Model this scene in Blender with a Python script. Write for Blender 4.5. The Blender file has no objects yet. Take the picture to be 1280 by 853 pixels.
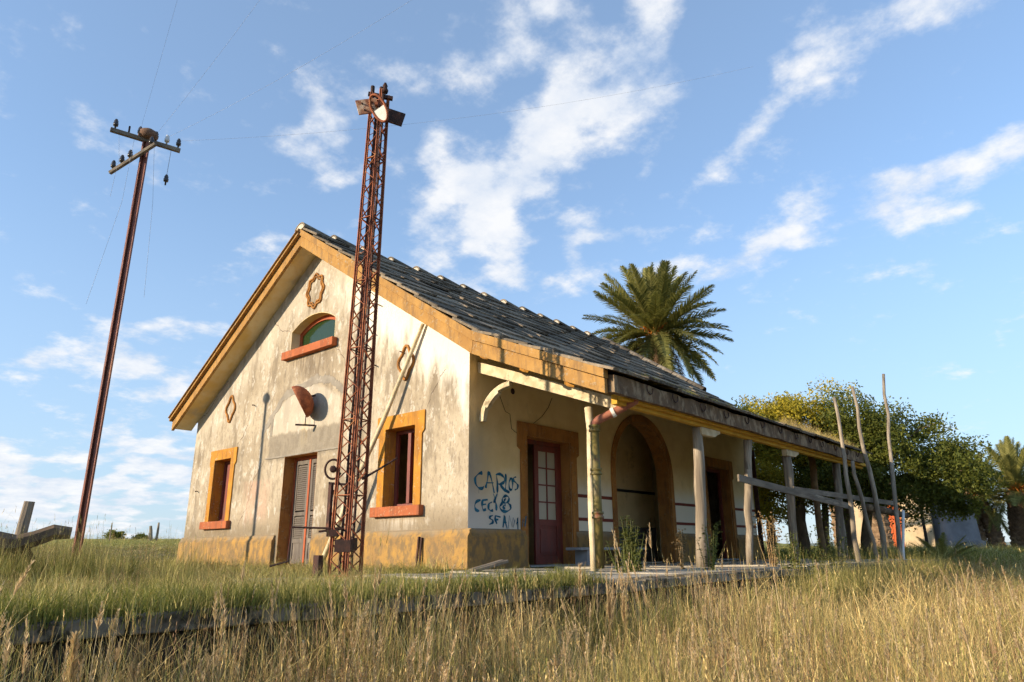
import bpy, bmesh, math, random
import numpy as np
from mathutils import Vector, Matrix
from mathutils.geometry import tessellate_polygon
random.seed(11); rng = np.random.default_rng(7)
scene = bpy.context.scene
COL = scene.collection
rad = math.radians

# ------------------------------------------------------------------ camera
cam_d = bpy.data.cameras.new('camera'); cam = bpy.data.objects.new('camera', cam_d); COL.objects.link(cam)
cam_d.sensor_width = 36; cam_d.lens = 24.47; cam_d.clip_start = 0.05; cam_d.clip_end = 6000
CAM = Vector((-9.9141, -9.8201, 0.3649))
cam.matrix_world = Matrix(((0.658885, -0.211234, -0.721977, CAM.x), (-0.752214, -0.193541, -0.629854, CAM.y),
                           (-0.006685, 0.958083, -0.286414, CAM.z), (0, 0, 0, 1)))
scene.camera = cam

# ------------------------------------------------------------------ light
SUN_TRAVEL = Vector((1.0, -0.45, -0.31)).normalized()
to_sun = -SUN_TRAVEL
SUN_EL = math.asin(to_sun.z)
sd = bpy.data.lights.new('sun', 'SUN'); sd.energy = 3.6; sd.angle = rad(0.53); sd.color = (1.0, 0.84, 0.62)
sun = bpy.data.objects.new('sun', sd); COL.objects.link(sun)
sun.rotation_euler = to_sun.to_track_quat('Z', 'Y').to_euler()
scene.view_settings.view_transform = 'Standard'; scene.view_settings.look = 'None'
scene.view_settings.gamma = 1.0; scene.view_settings.exposure = 1.0
scene.view_settings.use_curve_mapping = False
scene.cycles.max_bounces = 5; scene.cycles.diffuse_bounces = 4; scene.cycles.glossy_bounces = 2; scene.cycles.transmission_bounces = 3; scene.cycles.transparent_max_bounces = 5
scene.cycles.use_light_tree = False; scene.cycles.caustics_reflective = False; scene.cycles.caustics_refractive = False
scene.cycles.use_adaptive_sampling = True; scene.cycles.adaptive_threshold = 0.02

world = bpy.data.worlds.new('World'); scene.world = world; world.use_nodes = True
world.cycles.sampling_method = 'MANUAL'; world.cycles.sample_map_resolution = 512
def build_world():
    nt = world.node_tree; N = nt.nodes; L = nt.links; N.clear()
    out = N.new('ShaderNodeOutputWorld'); bg = N.new('ShaderNodeBackground'); bg.inputs['Strength'].default_value = 0.15
    L.new(bg.outputs[0], out.inputs[0])
    sky = N.new('ShaderNodeTexSky'); sky.sky_type = 'NISHITA'; sky.sun_disc = False
    sky.sun_elevation = SUN_EL; sky.sun_rotation = math.atan2(to_sun.x, to_sun.y)
    sky.altitude = 50; sky.air_density = 1.0; sky.dust_density = 0.25; sky.ozone_density = 3.2
    tc = N.new('ShaderNodeTexCoord'); d = tc.outputs['Generated']
    def math_(op, a, b=None, c=None):
        n = N.new('ShaderNodeMath'); n.operation = op
        for i, v in enumerate((a, b, c)):
            if v is None: continue
            if isinstance(v, (int, float)): n.inputs[i].default_value = v
            else: L.new(v, n.inputs[i])
        return n.outputs[0]
    sep = N.new('ShaderNodeSeparateXYZ'); L.new(d, sep.inputs[0])
    az = math_('MULTIPLY', math_('ARCTAN2', sep.outputs[1], sep.outputs[0]), 180 / math.pi)
    el = math_('MULTIPLY', math_('ARCSINE', sep.outputs[2]), 180 / math.pi)
    # cloud-layer coordinates
    zz = math_('ADD', math_('MAXIMUM', sep.outputs[2], 0.0), 0.22)
    comb = N.new('ShaderNodeCombineXYZ'); L.new(math_('DIVIDE', sep.outputs[0], zz), comb.inputs[0]); L.new(math_('DIVIDE', sep.outputs[1], zz), comb.inputs[1])
    def noise(vec, scale, detail, rough, dist=0.0, off=0):
        n = N.new('ShaderNodeTexNoise'); n.noise_dimensions = '2D'; n.inputs['Scale'].default_value = scale; n.inputs['Detail'].default_value = detail
        n.inputs['Roughness'].default_value = rough; n.inputs['Distortion'].default_value = dist
        m = N.new('ShaderNodeVectorMath'); m.operation = 'ADD'; m.inputs[1].default_value = (off, off * 1.7, off * 0.3)
        L.new(vec, m.inputs[0]); L.new(m.outputs[0], n.inputs['Vector']); return n
    fb = noise(comb.outputs[0], 6.4, 8, 0.62, 0, 3.1).outputs['Fac']
    fine = noise(comb.outputs[0], 19, 4, 0.6, 0, 5.7).outputs['Fac']
    big = noise(comb.outputs[0], 1.5, 2, 0.5, 0, 8.3).outputs['Fac']
    warp = noise(comb.outputs[0], 3.0, 2, 0.55, 0, 1.3)
    sub = N.new('ShaderNodeVectorMath'); sub.operation = 'SUBTRACT'; L.new(warp.outputs['Color'], sub.inputs[0]); sub.inputs[1].default_value = (.5, .5, .5)
    sc = N.new('ShaderNodeVectorMath'); sc.operation = 'SCALE'; L.new(sub.outputs[0], sc.inputs[0]); sc.inputs['Scale'].default_value = 6.5
    ae = N.new('ShaderNodeCombineXYZ'); L.new(az, ae.inputs[0]); L.new(el, ae.inputs[1])
    aw = N.new('ShaderNodeVectorMath'); aw.operation = 'ADD'; L.new(ae.outputs[0], aw.inputs[0]); L.new(sc.outputs[0], aw.inputs[1])
    # cloud banks of the afternoon: azimuth, elevation, half sizes, turn, weight
    banks = [(45.0, 25.0, 9.5, 4.2, 12, 1.05), (41.5, 29.5, 12.0, 8.0, -45, 1.15), (38, 34, 13.0, 11.0, -39, 1.15), (33, 38.5, 13.0, 11.0, -39, 1.1), (26, 43, 16, 6.5, -18, 1.0),
             (49, 35.2, 9.5, 4.0, 4, 1.0), (35.5, 27, 10, 4.0, -6, 1.0), (30.5, 29, 6.0, 3.2, -25, .85), (27.5, 32.5, 5.4, 3.0, -40, .8),
             (15.5, 31.7, 9.0, 3.0, -17, .85), (8.2, 25.3, 9, 2.9, -3, .85), (21.5, 22.8, 10, 2.6, -17, .88), (4, 37, 14, 4.4, 4, .92), (1, 26.5, 5.0, 2.6, 15, .80), (13, 35.8, 3, 1.0, 10, .42),
             (57.9, 32.6, 5.5, 3.0, 28, .74), (48.7, 28, 1.6, .8, -20, .52), (60.5, 24, 1.6, .7, 0, .40), (70.5, 12.8, 6.5, 2.2, 4, 1.0), (67.5, 15.8, 6, 1.5, -4, .75), (76, 17.5, 1.8, 1.2, 0, .5), (78, 12, 4, 1.2, 0, .75),
             (67.5, 5.6, 9, 4.0, 6, 1.0), (75, 3.6, 16, 4.2, 0, 1.05), (62, 2.4, 20, 2.2, 0, .8),
             (-35, 30, 14, 6, 20, .62), (115, 24, 12, 5, 15, .62), (175, 30, 14, 7, 40, .62), (-110, 28, 14, 7, -30, .62), (120, 5, 30, 2.6, 0, .66), (40, 70, 16, 6, 20, .55)]
    acc = None
    for (a, e, ra, re, rot, w) in banks:
        mp = N.new('ShaderNodeMapping'); mp.vector_type = 'TEXTURE'
        mp.inputs['Location'].default_value = (a, e, 0); mp.inputs['Rotation'].default_value = (0, 0, rad(rot)); mp.inputs['Scale'].default_value = (ra, re, 1)
        L.new(aw.outputs[0], mp.inputs['Vector'])
        le = N.new('ShaderNodeVectorMath'); le.operation = 'LENGTH'; L.new(mp.outputs[0], le.inputs[0])
        mr = N.new('ShaderNodeMapRange'); mr.interpolation_type = 'SMOOTHSTEP'; L.new(le.outputs['Value'], mr.inputs[0])
        mr.inputs[1].default_value = 1.45; mr.inputs[2].default_value = 0.15; mr.inputs[3].default_value = 0; mr.inputs[4].default_value = w
        acc = mr.outputs[0] if acc is None else math_('MAXIMUM', acc, mr.outputs[0])
    dens = math_('ADD', math_('ADD', acc, math_('MULTIPLY', math_('SUBTRACT', fb, 0.5), 1.9)), math_('MULTIPLY', math_('SUBTRACT', big, 0.5), 0.5))
    dens = math_('ADD', dens, math_('MULTIPLY', math_('SUBTRACT', fine, 0.5), 0.75))
    mr = N.new('ShaderNodeMapRange'); mr.interpolation_type = 'SMOOTHSTEP'; L.new(dens, mr.inputs[0]); mr.inputs[1].default_value = 0.12; mr.inputs[2].default_value = 1.05
    mr.inputs[4].default_value = 0.92
    shade = N.new('ShaderNodeMapRange'); L.new(fb, shade.inputs[0]); shade.inputs[1].default_value = .35; shade.inputs[2].default_value = .7
    ccol = N.new('ShaderNodeMix'); ccol.data_type = 'RGBA'; L.new(shade.outputs[0], ccol.inputs[0])
    ccol.inputs[6].default_value = (2.5, 2.75, 3.15, 1); ccol.inputs[7].default_value = (3.4, 3.4, 3.42, 1)
    # thin high veil scattered by droplets: brightens towards the horizon everywhere alike
    veil = N.new('ShaderNodeMapRange'); veil.interpolation_type = 'SMOOTHSTEP'; L.new(el, veil.inputs[0]); veil.inputs[1].default_value = 30; veil.inputs[2].default_value = -2
    veil.inputs[3].default_value = 0.30; veil.inputs[4].default_value = 0.80
    vm = N.new('ShaderNodeMix'); vm.data_type = 'RGBA'; L.new(veil.outputs[0], vm.inputs[0]); L.new(sky.outputs[0], vm.inputs[6]); vm.inputs[7].default_value = (1.6, 2.12, 2.8, 1)
    mx = N.new('ShaderNodeMix'); mx.data_type = 'RGBA'; L.new(mr.outputs[0], mx.inputs[0]); L.new(vm.outputs[2], mx.inputs[6]); L.new(ccol.outputs[2], mx.inputs[7])
    L.new(mx.outputs[2], bg.inputs['Color'])
build_world()

# ------------------------------------------------------------------ materials
def nodes_of(name):
    m = bpy.data.materials.new(name); m.use_nodes = True
    nt = m.node_tree; nt.nodes.clear()
    return m, nt, nt.nodes, nt.links
class G:
    """small node-building helper"""
    def __init__(s, name):
        s.m, s.nt, s.N, s.L = nodes_of(name)
        s.out = s.N.new('ShaderNodeOutputMaterial'); s.b = s.N.new('ShaderNodeBsdfPrincipled'); s.L.new(s.b.outputs[0], s.out.inputs[0])
        s.tc = s.N.new('ShaderNodeTexCoord'); s.obj = s.tc.outputs['Object']
        s.sepn = None
    def put(s, sock, v):
        if isinstance(v, bpy.types.NodeSocket): s.L.new(v, sock)
        elif isinstance(v, (tuple, list)) and len(v) == 3 and sock.type == 'RGBA': sock.default_value = (*v, 1)
        else: sock.default_value = v
    def math(s, op, a, b=0.0, c=0.0):
        n = s.N.new('ShaderNodeMath'); n.operation = op
        for i, v in enumerate((a, b, c)): s.put(n.inputs[i], v)
        return n.outputs[0]
    def noise(s, scale, detail=5, rough=.55, stretch=(1, 1, 1), off=(0, 0, 0), dist=0, vec=None):
        mp = s.N.new('ShaderNodeMapping'); s.L.new(vec or s.obj, mp.inputs[0]); mp.inputs['Scale'].default_value = stretch; mp.inputs['Location'].default_value = off
        n = s.N.new('ShaderNodeTexNoise'); s.L.new(mp.outputs[0], n.inputs['Vector'])
        n.inputs['Scale'].default_value = scale; n.inputs['Detail'].default_value = detail; n.inputs['Roughness'].default_value = rough; n.inputs['Distortion'].default_value = dist
        return n.outputs['Fac']
    def ramp(s, f, lo, hi, a=0.0, b=1.0):
        n = s.N.new('ShaderNodeMapRange'); n.interpolation_type = 'SMOOTHSTEP'; s.put(n.inputs[0], f)
        for i, v in zip((1, 2, 3, 4), (lo, hi, a, b)): n.inputs[i].default_value = v
        return n.outputs[0]
    def mix(s, f, a, b, mode='MIX'):
        n = s.N.new('ShaderNodeMix'); n.data_type = 'RGBA'; n.blend_type = mode
        s.put(n.inputs[0], f); s.put(n.inputs[6], a); s.put(n.inputs[7], b); return n.outputs[2]
    def xyz(s):
        if s.sepn is None: s.sepn = s.N.new('ShaderNodeSeparateXYZ'); s.L.new(s.obj, s.sepn.inputs[0])
        return s.sepn.outputs
    def rand(s):
        return s.N.new('ShaderNodeObjectInfo').outputs['Random']
    def bump(s, h, strength=.4, dist=.02):
        n = s.N.new('ShaderNodeBump'); n.inputs['Strength'].default_value = strength; n.inputs['Distance'].default_value = dist
        s.L.new(h, n.inputs['Height']); s.L.new(n.outputs[0], s.b.inputs['Normal'])
    def done(s, col, rough=.85, metal=0.0, spec=.3):
        s.put(s.b.inputs['Base Color'], col); s.put(s.b.inputs['Roughness'], rough); s.b.inputs['Metallic'].default_value = metal
        s.b.inputs['Specular IOR Level'].default_value = spec
        return s.m
def mat(name, base, alt=None, scale=3, dirt=None, dscale=1.6, dlo=.52, dhi=.72, rough=.88, bump=.35, bscale=45, stretch=(1, 1, 1), var=0.0, metal=0.0, spec=.25):
    g = G(name)
    col = g.mix(g.ramp(g.noise(scale, 6, .6, stretch), .35, .65), base, alt or tuple(c * .7 for c in base))
    if dirt: col = g.mix(g.ramp(g.noise(dscale, 7, .65, stretch, (3, 7, 1)), dlo, dhi), col, dirt)
    if var: col = g.mix(1.0, col, g.mix(g.rand(), (1 - var,) * 3, (1 + var * .6,) * 3), 'MULTIPLY')
    if bump: g.bump(g.noise(bscale, 5, .65, stretch), bump, .012)
    return g.done(col, rough, metal, spec)

def gable_plaster():
    g = G('old_limewash_plaster'); x, y, z = g.xyz()
    # clean paint close under the eaves, weathered further down
    rake = g.math('SUBTRACT', g.math('SUBTRACT', 8.15, g.math('MULTIPLY', g.math('ABSOLUTE', g.math('SUBTRACT', y, 5.9)), .655)), z)
    n1 = g.noise(.9, 8, .68); n2 = g.noise(5.5, 7, .7, (1, 1, .55), (5, 1, 2)); n3 = g.noise(2.6, 8, .66, (1, 1, .25), (1, 9, 4)); n4 = g.noise(26, 5, .7)
    cream = (.475, .40, .295); beige = (.345, .28, .195); grey = (.185, .148, .105); white = (.73, .69, .61)
    col = g.mix(g.ramp(n1, .36, .62), cream, beige)
    col = g.mix(g.ramp(n3, .48, .60, 0, .62), col, grey)
    col = g.mix(g.ramp(g.noise(13, 6, .75, (1, 1, .5), (7, 7, 3)), .52, .60, 0, .55), col, (.22, .18, .135))
    col = g.mix(g.ramp(n2, .55, .61, 0, .60), col, (.60, .55, .47))
    right = g.ramp(y, 5.4, 3.2)
    wm = g.math('MULTIPLY', g.ramp(g.math('ADD', rake, g.math('MULTIPLY', g.math('SUBTRACT', n3, .5), 3.4)), 1.5, .35), g.math('ADD', g.math('MULTIPLY', right, .8), .2))
    col = g.mix(wm, col, white)
    # damp band over the plinth
    damp = g.math('MULTIPLY', g.ramp(g.math('ADD', z, g.math('MULTIPLY', g.math('SUBTRACT', n1, .5), 1.4)), 1.35, .75), .75)
    col = g.mix(damp, col, (.20, .155, .10))
    # rain streaks below the gable window sill and rust below the lamp hood
    def streak(yc, w, ztop, zbot, c, amt):
        nonlocal col
        dy = g.math('ABSOLUTE', g.math('SUBTRACT', g.math('ADD', y, g.math('MULTIPLY', g.math('SUBTRACT', n2, .5), .25)), yc))
        m = g.math('MULTIPLY', g.ramp(dy, w, w * .35), g.math('MULTIPLY', g.ramp(z, zbot, zbot + .5), g.ramp(z, ztop + .05, ztop - .05)))
        col = g.mix(g.math('MULTIPLY', m, g.ramp(g.noise(7, 6, .7, (1, 1, .12), (2, 2, 2)), .38, .6, 0, amt)), col, c)
    streak(6.0, 1.35, 5.4, 4.55, (.17, .13, .09), .8)
    streak(5.92, .20, 3.55, 2.75, (.50, .35, .10), .9)
    streak(8.05, .9, 2.2, .9, (.55, .33, .24), .55)
    streak(2.1, .75, 1.0, .6, (.56, .50, .42), .9)
    wz = g.math('ADD', z, g.math('MULTIPLY', g.math('SUBTRACT', n2, .5), .35)); wy = g.math('ADD', y, g.math('MULTIPLY', g.math('SUBTRACT', n1, .5), .5))
    pm = g.math('MULTIPLY', g.math('MULTIPLY', g.ramp(wz, 2.62, 2.72), g.ramp(wz, 3.40, 3.28)), g.math('MULTIPLY', g.ramp(wy, 4.2, 4.3), g.ramp(wy, 7.7, 7.55)))
    col = g.mix(g.math('MULTIPLY', pm, .8), col, g.mix(g.ramp(n2, .4, .6), (.27, .235, .185), (.20, .17, .13)))
    inner = g.math('MULTIPLY', g.math('MULTIPLY', g.ramp(wz, 3.3, 3.4), g.ramp(g.math('ADD', wz, g.math('MULTIPLY', g.math('ABSOLUTE', g.math('SUBTRACT', wy, 6.0)), .42)), 4.75, 4.6)), g.ramp(g.math('ABSOLUTE', g.math('SUBTRACT', wy, 6.0)), 1.6, 1.5))
    col = g.mix(g.math('MULTIPLY', inner, .45), col, (.60, .545, .45))
    fine = g.math('ADD', g.math('MULTIPLY', n4, .5), g.math('MULTIPLY', n2, 1.0))
    col = g.mix(g.ramp(n4, .58, .72, 0, .35), col, (.24, .20, .15))
    g.bump(fine, .9, .03)
    return g.done(col, .92, 0, .15)
def front_plaster():
    g = G('cream_plaster_front'); x, y, z = g.xyz()
    n1 = g.noise(1.2, 7, .62); n2 = g.noise(9, 6, .7); n3 = g.noise(2.2, 7, .7, (1, 1, .5), (4, 4, 4))
    col = g.mix(g.ramp(n1, .38, .62), (.84, .65, .34), (.74, .55, .27))
    low = g.ramp(g.math('ADD', z, g.math('MULTIPLY', g.math('SUBTRACT', n1, .5), .5)), 2.1, 1.55)
    low2 = g.math('MULTIPLY', low, g.ramp(x, 0.4, 1.2))
    col = g.mix(low2, col, (.80, .73, .58))
    worn = g.math('MULTIPLY', g.ramp(x, 1.0, -.1), g.ramp(g.math('ADD', z, g.math('MULTIPLY', n3, 2.2)), 4.9, 2.6))
    col = g.mix(worn, col, (.40, .34, .27))
    col = g.mix(g.math('MULTIPLY', g.ramp(z, 1.8, .9), g.math('MULTIPLY', g.ramp(x, 2.2, 1.2), .8)), col, (.62, .60, .56))
    col = g.mix(g.ramp(n3, .60, .74, 0, .5), col, (.36, .29, .19))
    g.bump(n2, .35, .012)
    return g.done(col, .9, 0, .2)
def plinth_mat():
    g = G('ochre_plinth_paint'); x, y, z = g.xyz()
    n1 = g.noise(1.8, 8, .66); n2 = g.noise(6, 7, .7, (1, 1, .6), (3, 1, 8)); n3 = g.noise(30, 4, .6)
    col = g.mix(g.ramp(n1, .36, .64), (.41, .235, .065), (.29, .175, .07))
    col = g.mix(g.ramp(n2, .42, .60, 0, .9), col, (.185, .13, .07))
    col = g.mix(g.ramp(g.math('ADD', z, g.math('MULTIPLY', n1, .4)), .98, .82, 0.7, 0), col, (.30, .245, .17))
    g.bump(n3, .4, .012); return g.done(col, .9, 0, .2)
def tile_mat():
    g = G('weathered_grey_roof_tile'); r = g.rand()
    n1 = g.noise(6, 7, .7); n2 = g.noise(2.2, 6, .65, (1, 1, 1), (4, 2, 9)); n3 = g.noise(34, 4, .7)
    col = g.mix(g.ramp(n2, .38, .62), (.25, .20, .145), (.125, .104, .082))
    col = g.mix(g.ramp(n1, .50, .66, 0, .85), col, (.30, .27, .225))
    col = g.mix(g.ramp(n3, .60, .74, 0, .6), col, (.44, .40, .32))
    col = g.mix(1.0, col, g.mix(r, (.50,) * 3, (1.35, 1.30, 1.22)), 'MULTIPLY')
    g.bump(g.math('ADD', n1, g.math('MULTIPLY', n3, .4)), .7, .025); return g.done(col, .96, 0, .06)
def leaf_mat(name, c1, c2, trans=.35, var=.35, spec=.25, yellow=None):
    g = G(name)
    geo = g.N.new('ShaderNodeNewGeometry'); r = geo.outputs['Random Per Island']
    col = g.mix(r, c1, c2)
    col = g.mix(1.0, col, g.mix(g.rand(), (1 - var,) * 3, (1 + var,) * 3), 'MULTIPLY')
    if yellow: col = g.mix(g.ramp(g.noise(.55, 3, .5), .48, .66), col, yellow)
    g.done(col, .6, 0, spec)
    t = g.N.new('ShaderNodeBsdfTranslucent'); g.put(t.inputs['Color'], g.mix(.35, col, (.40, .36, .06)))
    ms = g.N.new('ShaderNodeMixShader'); ms.inputs[0].default_value = trans
    g.L.new(g.b.outputs[0], ms.inputs[1]); g.L.new(t.outputs[0], ms.inputs[2]); g.L.new(ms.outputs[0], g.out.inputs[0])
    return g.m
def ground_mat():
    g = G('soil_and_turf'); x, y, z = g.xyz()
    n1 = g.noise(.35, 7, .65); n2 = g.noise(6, 6, .7)
    col = g.mix(g.ramp(n1, .4, .62), (.16, .135, .05), (.27, .21, .09))
    col = g.mix(g.ramp(n2, .45, .7), col, (.07, .06, .03))
    far = g.math('MULTIPLY', g.ramp(y, 22, 40), .8)
    col = g.mix(far, col, g.mix(g.ramp(g.noise(.12, 6, .6, (1, .35, 1)), .4, .6), (.30, .29, .05), (.40, .34, .09)))
    g.bump(n2, .8, .05); return g.done(col, .95, 0, .1)

def painted(name, base, alt, chip, grime, chipamt=.6, bump=.5):
    g = G(name)
    n1 = g.noise(2.2, 7, .62); n2 = g.noise(16, 7, .72); n3 = g.noise(7, 6, .7, (1, 1, .18), (4, 1, 2)); n4 = g.noise(60, 4, .6); n5 = g.noise(3.1, 8, .72, (1, 1, 1), (9, 3, 5))
    col = g.mix(g.ramp(n1, .35, .65), base, alt)
    col = g.mix(g.ramp(n3, .47, .64, 0, .65), col, grime)
    col = g.mix(g.ramp(n5, .56, .62, 0, .5), col, tuple(c * .62 for c in alt))
    col = g.mix(g.ramp(g.math('ADD', n2, g.math('MULTIPLY', g.math('SUBTRACT', n5, .5), .6)), .60, .645, 0, chipamt), col, chip)
    col = g.mix(g.ramp(n4, .58, .72, 0, .4), col, grime)
    g.bump(g.math('ADD', n2, g.math('MULTIPLY', n4, .4)), bump, .012)
    return g.done(col, .9, 0, .15)
M = {}
M['gable'] = gable_plaster(); M['front'] = front_plaster(); M['plinth'] = plinth_mat(); M['tile'] = tile_mat(); M['lit_end'] = mat('ridge_lit_end', (.62, .55, .43), (.48, .42, .33), 8, (.25, .21, .16), 7, .5, .65); M['ground'] = ground_mat()
M['ochre'] = painted('ochre_surround_paint', (.52, .245, .038), (.42, .185, .032), (.50, .41, .27), (.24, .12, .04))
M['ochre_dull'] = painted('brown_surround_paint', (.44, .20, .055), (.34, .15, .042), (.42, .31, .17), (.19, .09, .04))
M['fascia'] = painted('ochre_bargeboard_paint', (.43, .24, .075), (.345, .185, .06), (.40, .34, .25), (.20, .12, .06), .5, .7)
M['soffit'] = mat('stained_soffit_plaster', (.72, .60, .38), (.66, .46, .17), 1.1, (.42, .36, .27), .9, .52, .74, .92, .4)
M['sill'] = painted('red_brick_sill_paint', (.44, .135, .055), (.35, .105, .045), (.50, .33, .20), (.20, .08, .045), .6, .6)
M['redwood'] = mat('oxide_red_joinery', (.20, .042, .028), (.14, .035, .026), 6, (.10, .05, .04), 3, .55, .7, .55, .25, stretch=(1, 1, .3), spec=.4)
M['redbright'] = mat('brick_red_frame_paint', (.42, .10, .035), (.34, .08, .03), 5, (.25, .10, .06), 3, .55, .7, .7, .25)
M['band'] = mat('oxide_red_band_paint', (.22, .055, .035), (.17, .045, .03), 5, rough=.8, bump=.2)
M['shutter'] = mat('weathered_shutter_wood', (.17, .145, .12), (.115, .095, .08), 9, (.25, .21, .165), 4, .55, .7, .8, .4, stretch=(1, 1, .25))
M['rust'] = mat('rusted_iron', (.34, .105, .042), (.19, .055, .026), 9, (.46, .20, .075), 5, .55, .70, .75, .5, 60, metal=.15, spec=.35)
M['rustdark'] = mat('dark_rusted_iron', (.075, .035, .026), (.045, .026, .022), 8, (.17, .07, .04), 5, .56, .72, .75, .5, metal=.2)
M['rail'] = mat('red_oxide_steel', (.20, .062, .036), (.13, .04, .027), 6, (.30, .12, .06), 4, .55, .72, .55, .3, stretch=(1, 1, .2), metal=.25, spec=.5)
M['plate'] = mat('flaking_sunlit_signal_plate', (.56, .42, .30), (.42, .22, .12), 9, (.26, .10, .05), 7, .46, .6, .7, .3)
M['white'] = mat('white_enamel', (.78, .75, .70), (.68, .64, .58), 6, (.40, .24, .14), 9, .62, .75, .5, .1)
M['wood'] = mat('silver_weathered_wood', (.30, .245, .18), (.17, .135, .10), 9, (.42, .35, .265), 7, .50, .66, .9, 1.0, 26, stretch=(1, 1, .07))
M['wood_h'] = mat('silver_weathered_plank', (.22, .18, .135), (.13, .105, .08), 8, (.32, .27, .21), 6, .52, .7, .9, .7, 30, stretch=(.15, 1, 1))
M['wood_pale'] = mat('flaking_pale_beam_paint', (.66, .56, .38), (.52, .41, .25), 5, (.26, .20, .12), 3.5, .53, .68, .85, .5)
M['beam'] = mat('yellow_ochre_beam_paint', (.62, .36, .04), (.52, .29, .035), 3, (.30, .19, .06), 3, .58, .74, .75, .3)
M['darkwood'] = mat('dark_roof_boarding', (.24, .15, .07), (.17, .105, .055), 5, rough=.9, stretch=(.2, 1, 1))
M['gutter'] = mat('lichened_cement_gutter', (.175, .11, .062), (.105, .068, .042), 5, (.29, .21, .13), 7, .48, .62, .95, .8, 18, stretch=(1, 1, .5))
M['pipe'] = mat('olive_downpipe_paint', (.175, .135, .03), (.13, .095, .03), 5, (.22, .08, .04), 4, .58, .72, .55, .2, spec=.4)
M['pipe_red'] = mat('terracotta_downpipe_paint', (.36, .14, .085), (.28, .10, .06), 6, (.42, .28, .20), 5, .6, .74, .7, .2)
M['interior'] = mat('faded_interior_plaster', (.40, .31, .15), (.33, .25, .12), 1.5, (.22, .17, .1), 1.4, .55, .75, .95, .2)
M['porch'] = mat('porch_plaster', (.72, .55, .29), (.62, .46, .23), 1.2, (.30, .23, .13), 1.6, .55, .75, .9, .2)
M['dado'] = mat('grey_dado_paint', (.145, .14, .15), (.11, .105, .11), 2, (.22, .20, .18), 3, .55, .75, .85, .2)
M['dark'] = mat('black_timber_and_room_dark', (.022, .018, .016), rough=.8)  # black timber, also the sheet that paints a dark room
M['cement'] = mat('bare_cement_render', (.30, .265, .215), (.235, .205, .165), 3, (.40, .36, .30), 4, .55, .7, .95, .7, 25)
M['stone'] = mat('platform_edge_stone', (.25, .205, .145), (.15, .12, .085), 7, (.05, .042, .025), 4.5, .46, .58, .92, .6, 25, var=.2)
M['rubble'] = mat('dark_rubble_facing', (.065, .05, .032), (.035, .028, .02), 5, (.15, .12, .08), 6, .52, .68, .95, 1.0, 16, var=.25)
M['slab'] = mat('platform_paving', (.46, .40, .31), (.37, .315, .24), 3, (.20, .165, .11), 2, .54, .72, .92, .5, 25, var=.16)
M['bench'] = mat('grey_bench_stone', (.33, .33, .34), (.26, .26, .265), 4, (.18, .17, .16), 4, .55, .7, .8, .3)
M['porcelain'] = mat('dark_insulator_glaze', (.05, .045, .043), (.035, .03, .03), 6, rough=.25, bump=0, spec=.5)
M['porcelain_w'] = mat('white_insulator_glaze', (.72, .70, .66), (.6, .58, .54), 6, rough=.3, bump=0, spec=.5)
M['clay'] = mat('brown_nest_mud', (.20, .115, .075), (.14, .085, .055), 9, rough=.95, bump=.6)
M['wire'] = mat('dull_wire', (.36, .36, .37), rough=.6, bump=0)
def spray():
    g = G('blue_spray_paint'); n = g.noise(30, 5, .7); m2 = g.noise(5, 3, .6)
    g.done(g.mix(g.ramp(m2, .35, .65), (.014, .085, .155), (.03, .16, .25)), .75, 0, .2)
    t = g.N.new('ShaderNodeBsdfTransparent'); ms = g.N.new('ShaderNodeMixShader'); g.L.new(g.ramp(g.math('ADD', n, g.math('MULTIPLY', m2, .5)), .86, 1.0, 0, .55), ms.inputs[0])
    g.L.new(g.b.outputs[0], ms.inputs[1]); g.L.new(t.outputs[0], ms.inputs[2]); g.L.new(ms.outputs[0], g.out.inputs[0]); return g.m
M['graffiti'] = spray()
M['bark'] = mat('rough_tree_bark', (.17, .115, .07), (.10, .07, .045), 5, (.25, .18, .11), 4, .5, .66, .95, 1.0, 14, stretch=(1, 1, .35))
M['palmbark'] = mat('palm_trunk_bark', (.26, .165, .095), (.16, .105, .065), 5, (.33, .23, .13), 4, .5, .66, .95, 1.0, 10)
M['leaf'] = leaf_mat('broad_leaf_green', (.062, .088, .015), (.205, .215, .034), .38, .2)
M['leaf_sunlit'] = leaf_mat('broad_leaf_sunlit', (.22, .20, .022), (.52, .40, .035), .42, .2)  # same species as the green leaf, sunlight painted in as a brighter yellow
M['weed'] = leaf_mat('weed_leaf', (.10, .13, .025), (.19, .19, .05), .35, .2)
M['weed_dry'] = leaf_mat('dry_weed', (.32, .20, .09), (.42, .29, .14), .3, .2)
M['fern'] = leaf_mat('fern_leaf', (.03, .075, .012), (.06, .12, .02), .3, .1)
M['frond'] = leaf_mat('palm_frond_green', (.10, .11, .026), (.28, .25, .07), .25, .35, .3)
M['frond_dead'] = leaf_mat('dead_palm_frond', (.15, .085, .05), (.24, .15, .085), .15, .2)
M['fruit'] = mat('orange_palm_fruit', (.55, .19, .02), (.40, .12, .02), 12, rough=.7)
M['rib'] = mat('palm_leaf_rib', (.30, .26, .09), (.24, .22, .08), 3, rough=.6, bump=0)
M['g_dry'] = leaf_mat('dry_grass', (.36, .235, .075), (.76, .58, .25), .22, .5)
M['g_mix'] = leaf_mat('straw_green_grass', (.17, .165, .035), (.50, .41, .14), .25, .45)
M['g_green'] = leaf_mat('green_grass', (.085, .11, .016), (.27, .255, .05), .28, .4)
M['g_rust'] = leaf_mat('reddish_dry_grass', (.22, .12, .06), (.42, .25, .13), .2, .3)
M['plume'] = leaf_mat('reed_plume', (.48, .33, .17), (.74, .57, .35), .3, .25)
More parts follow.
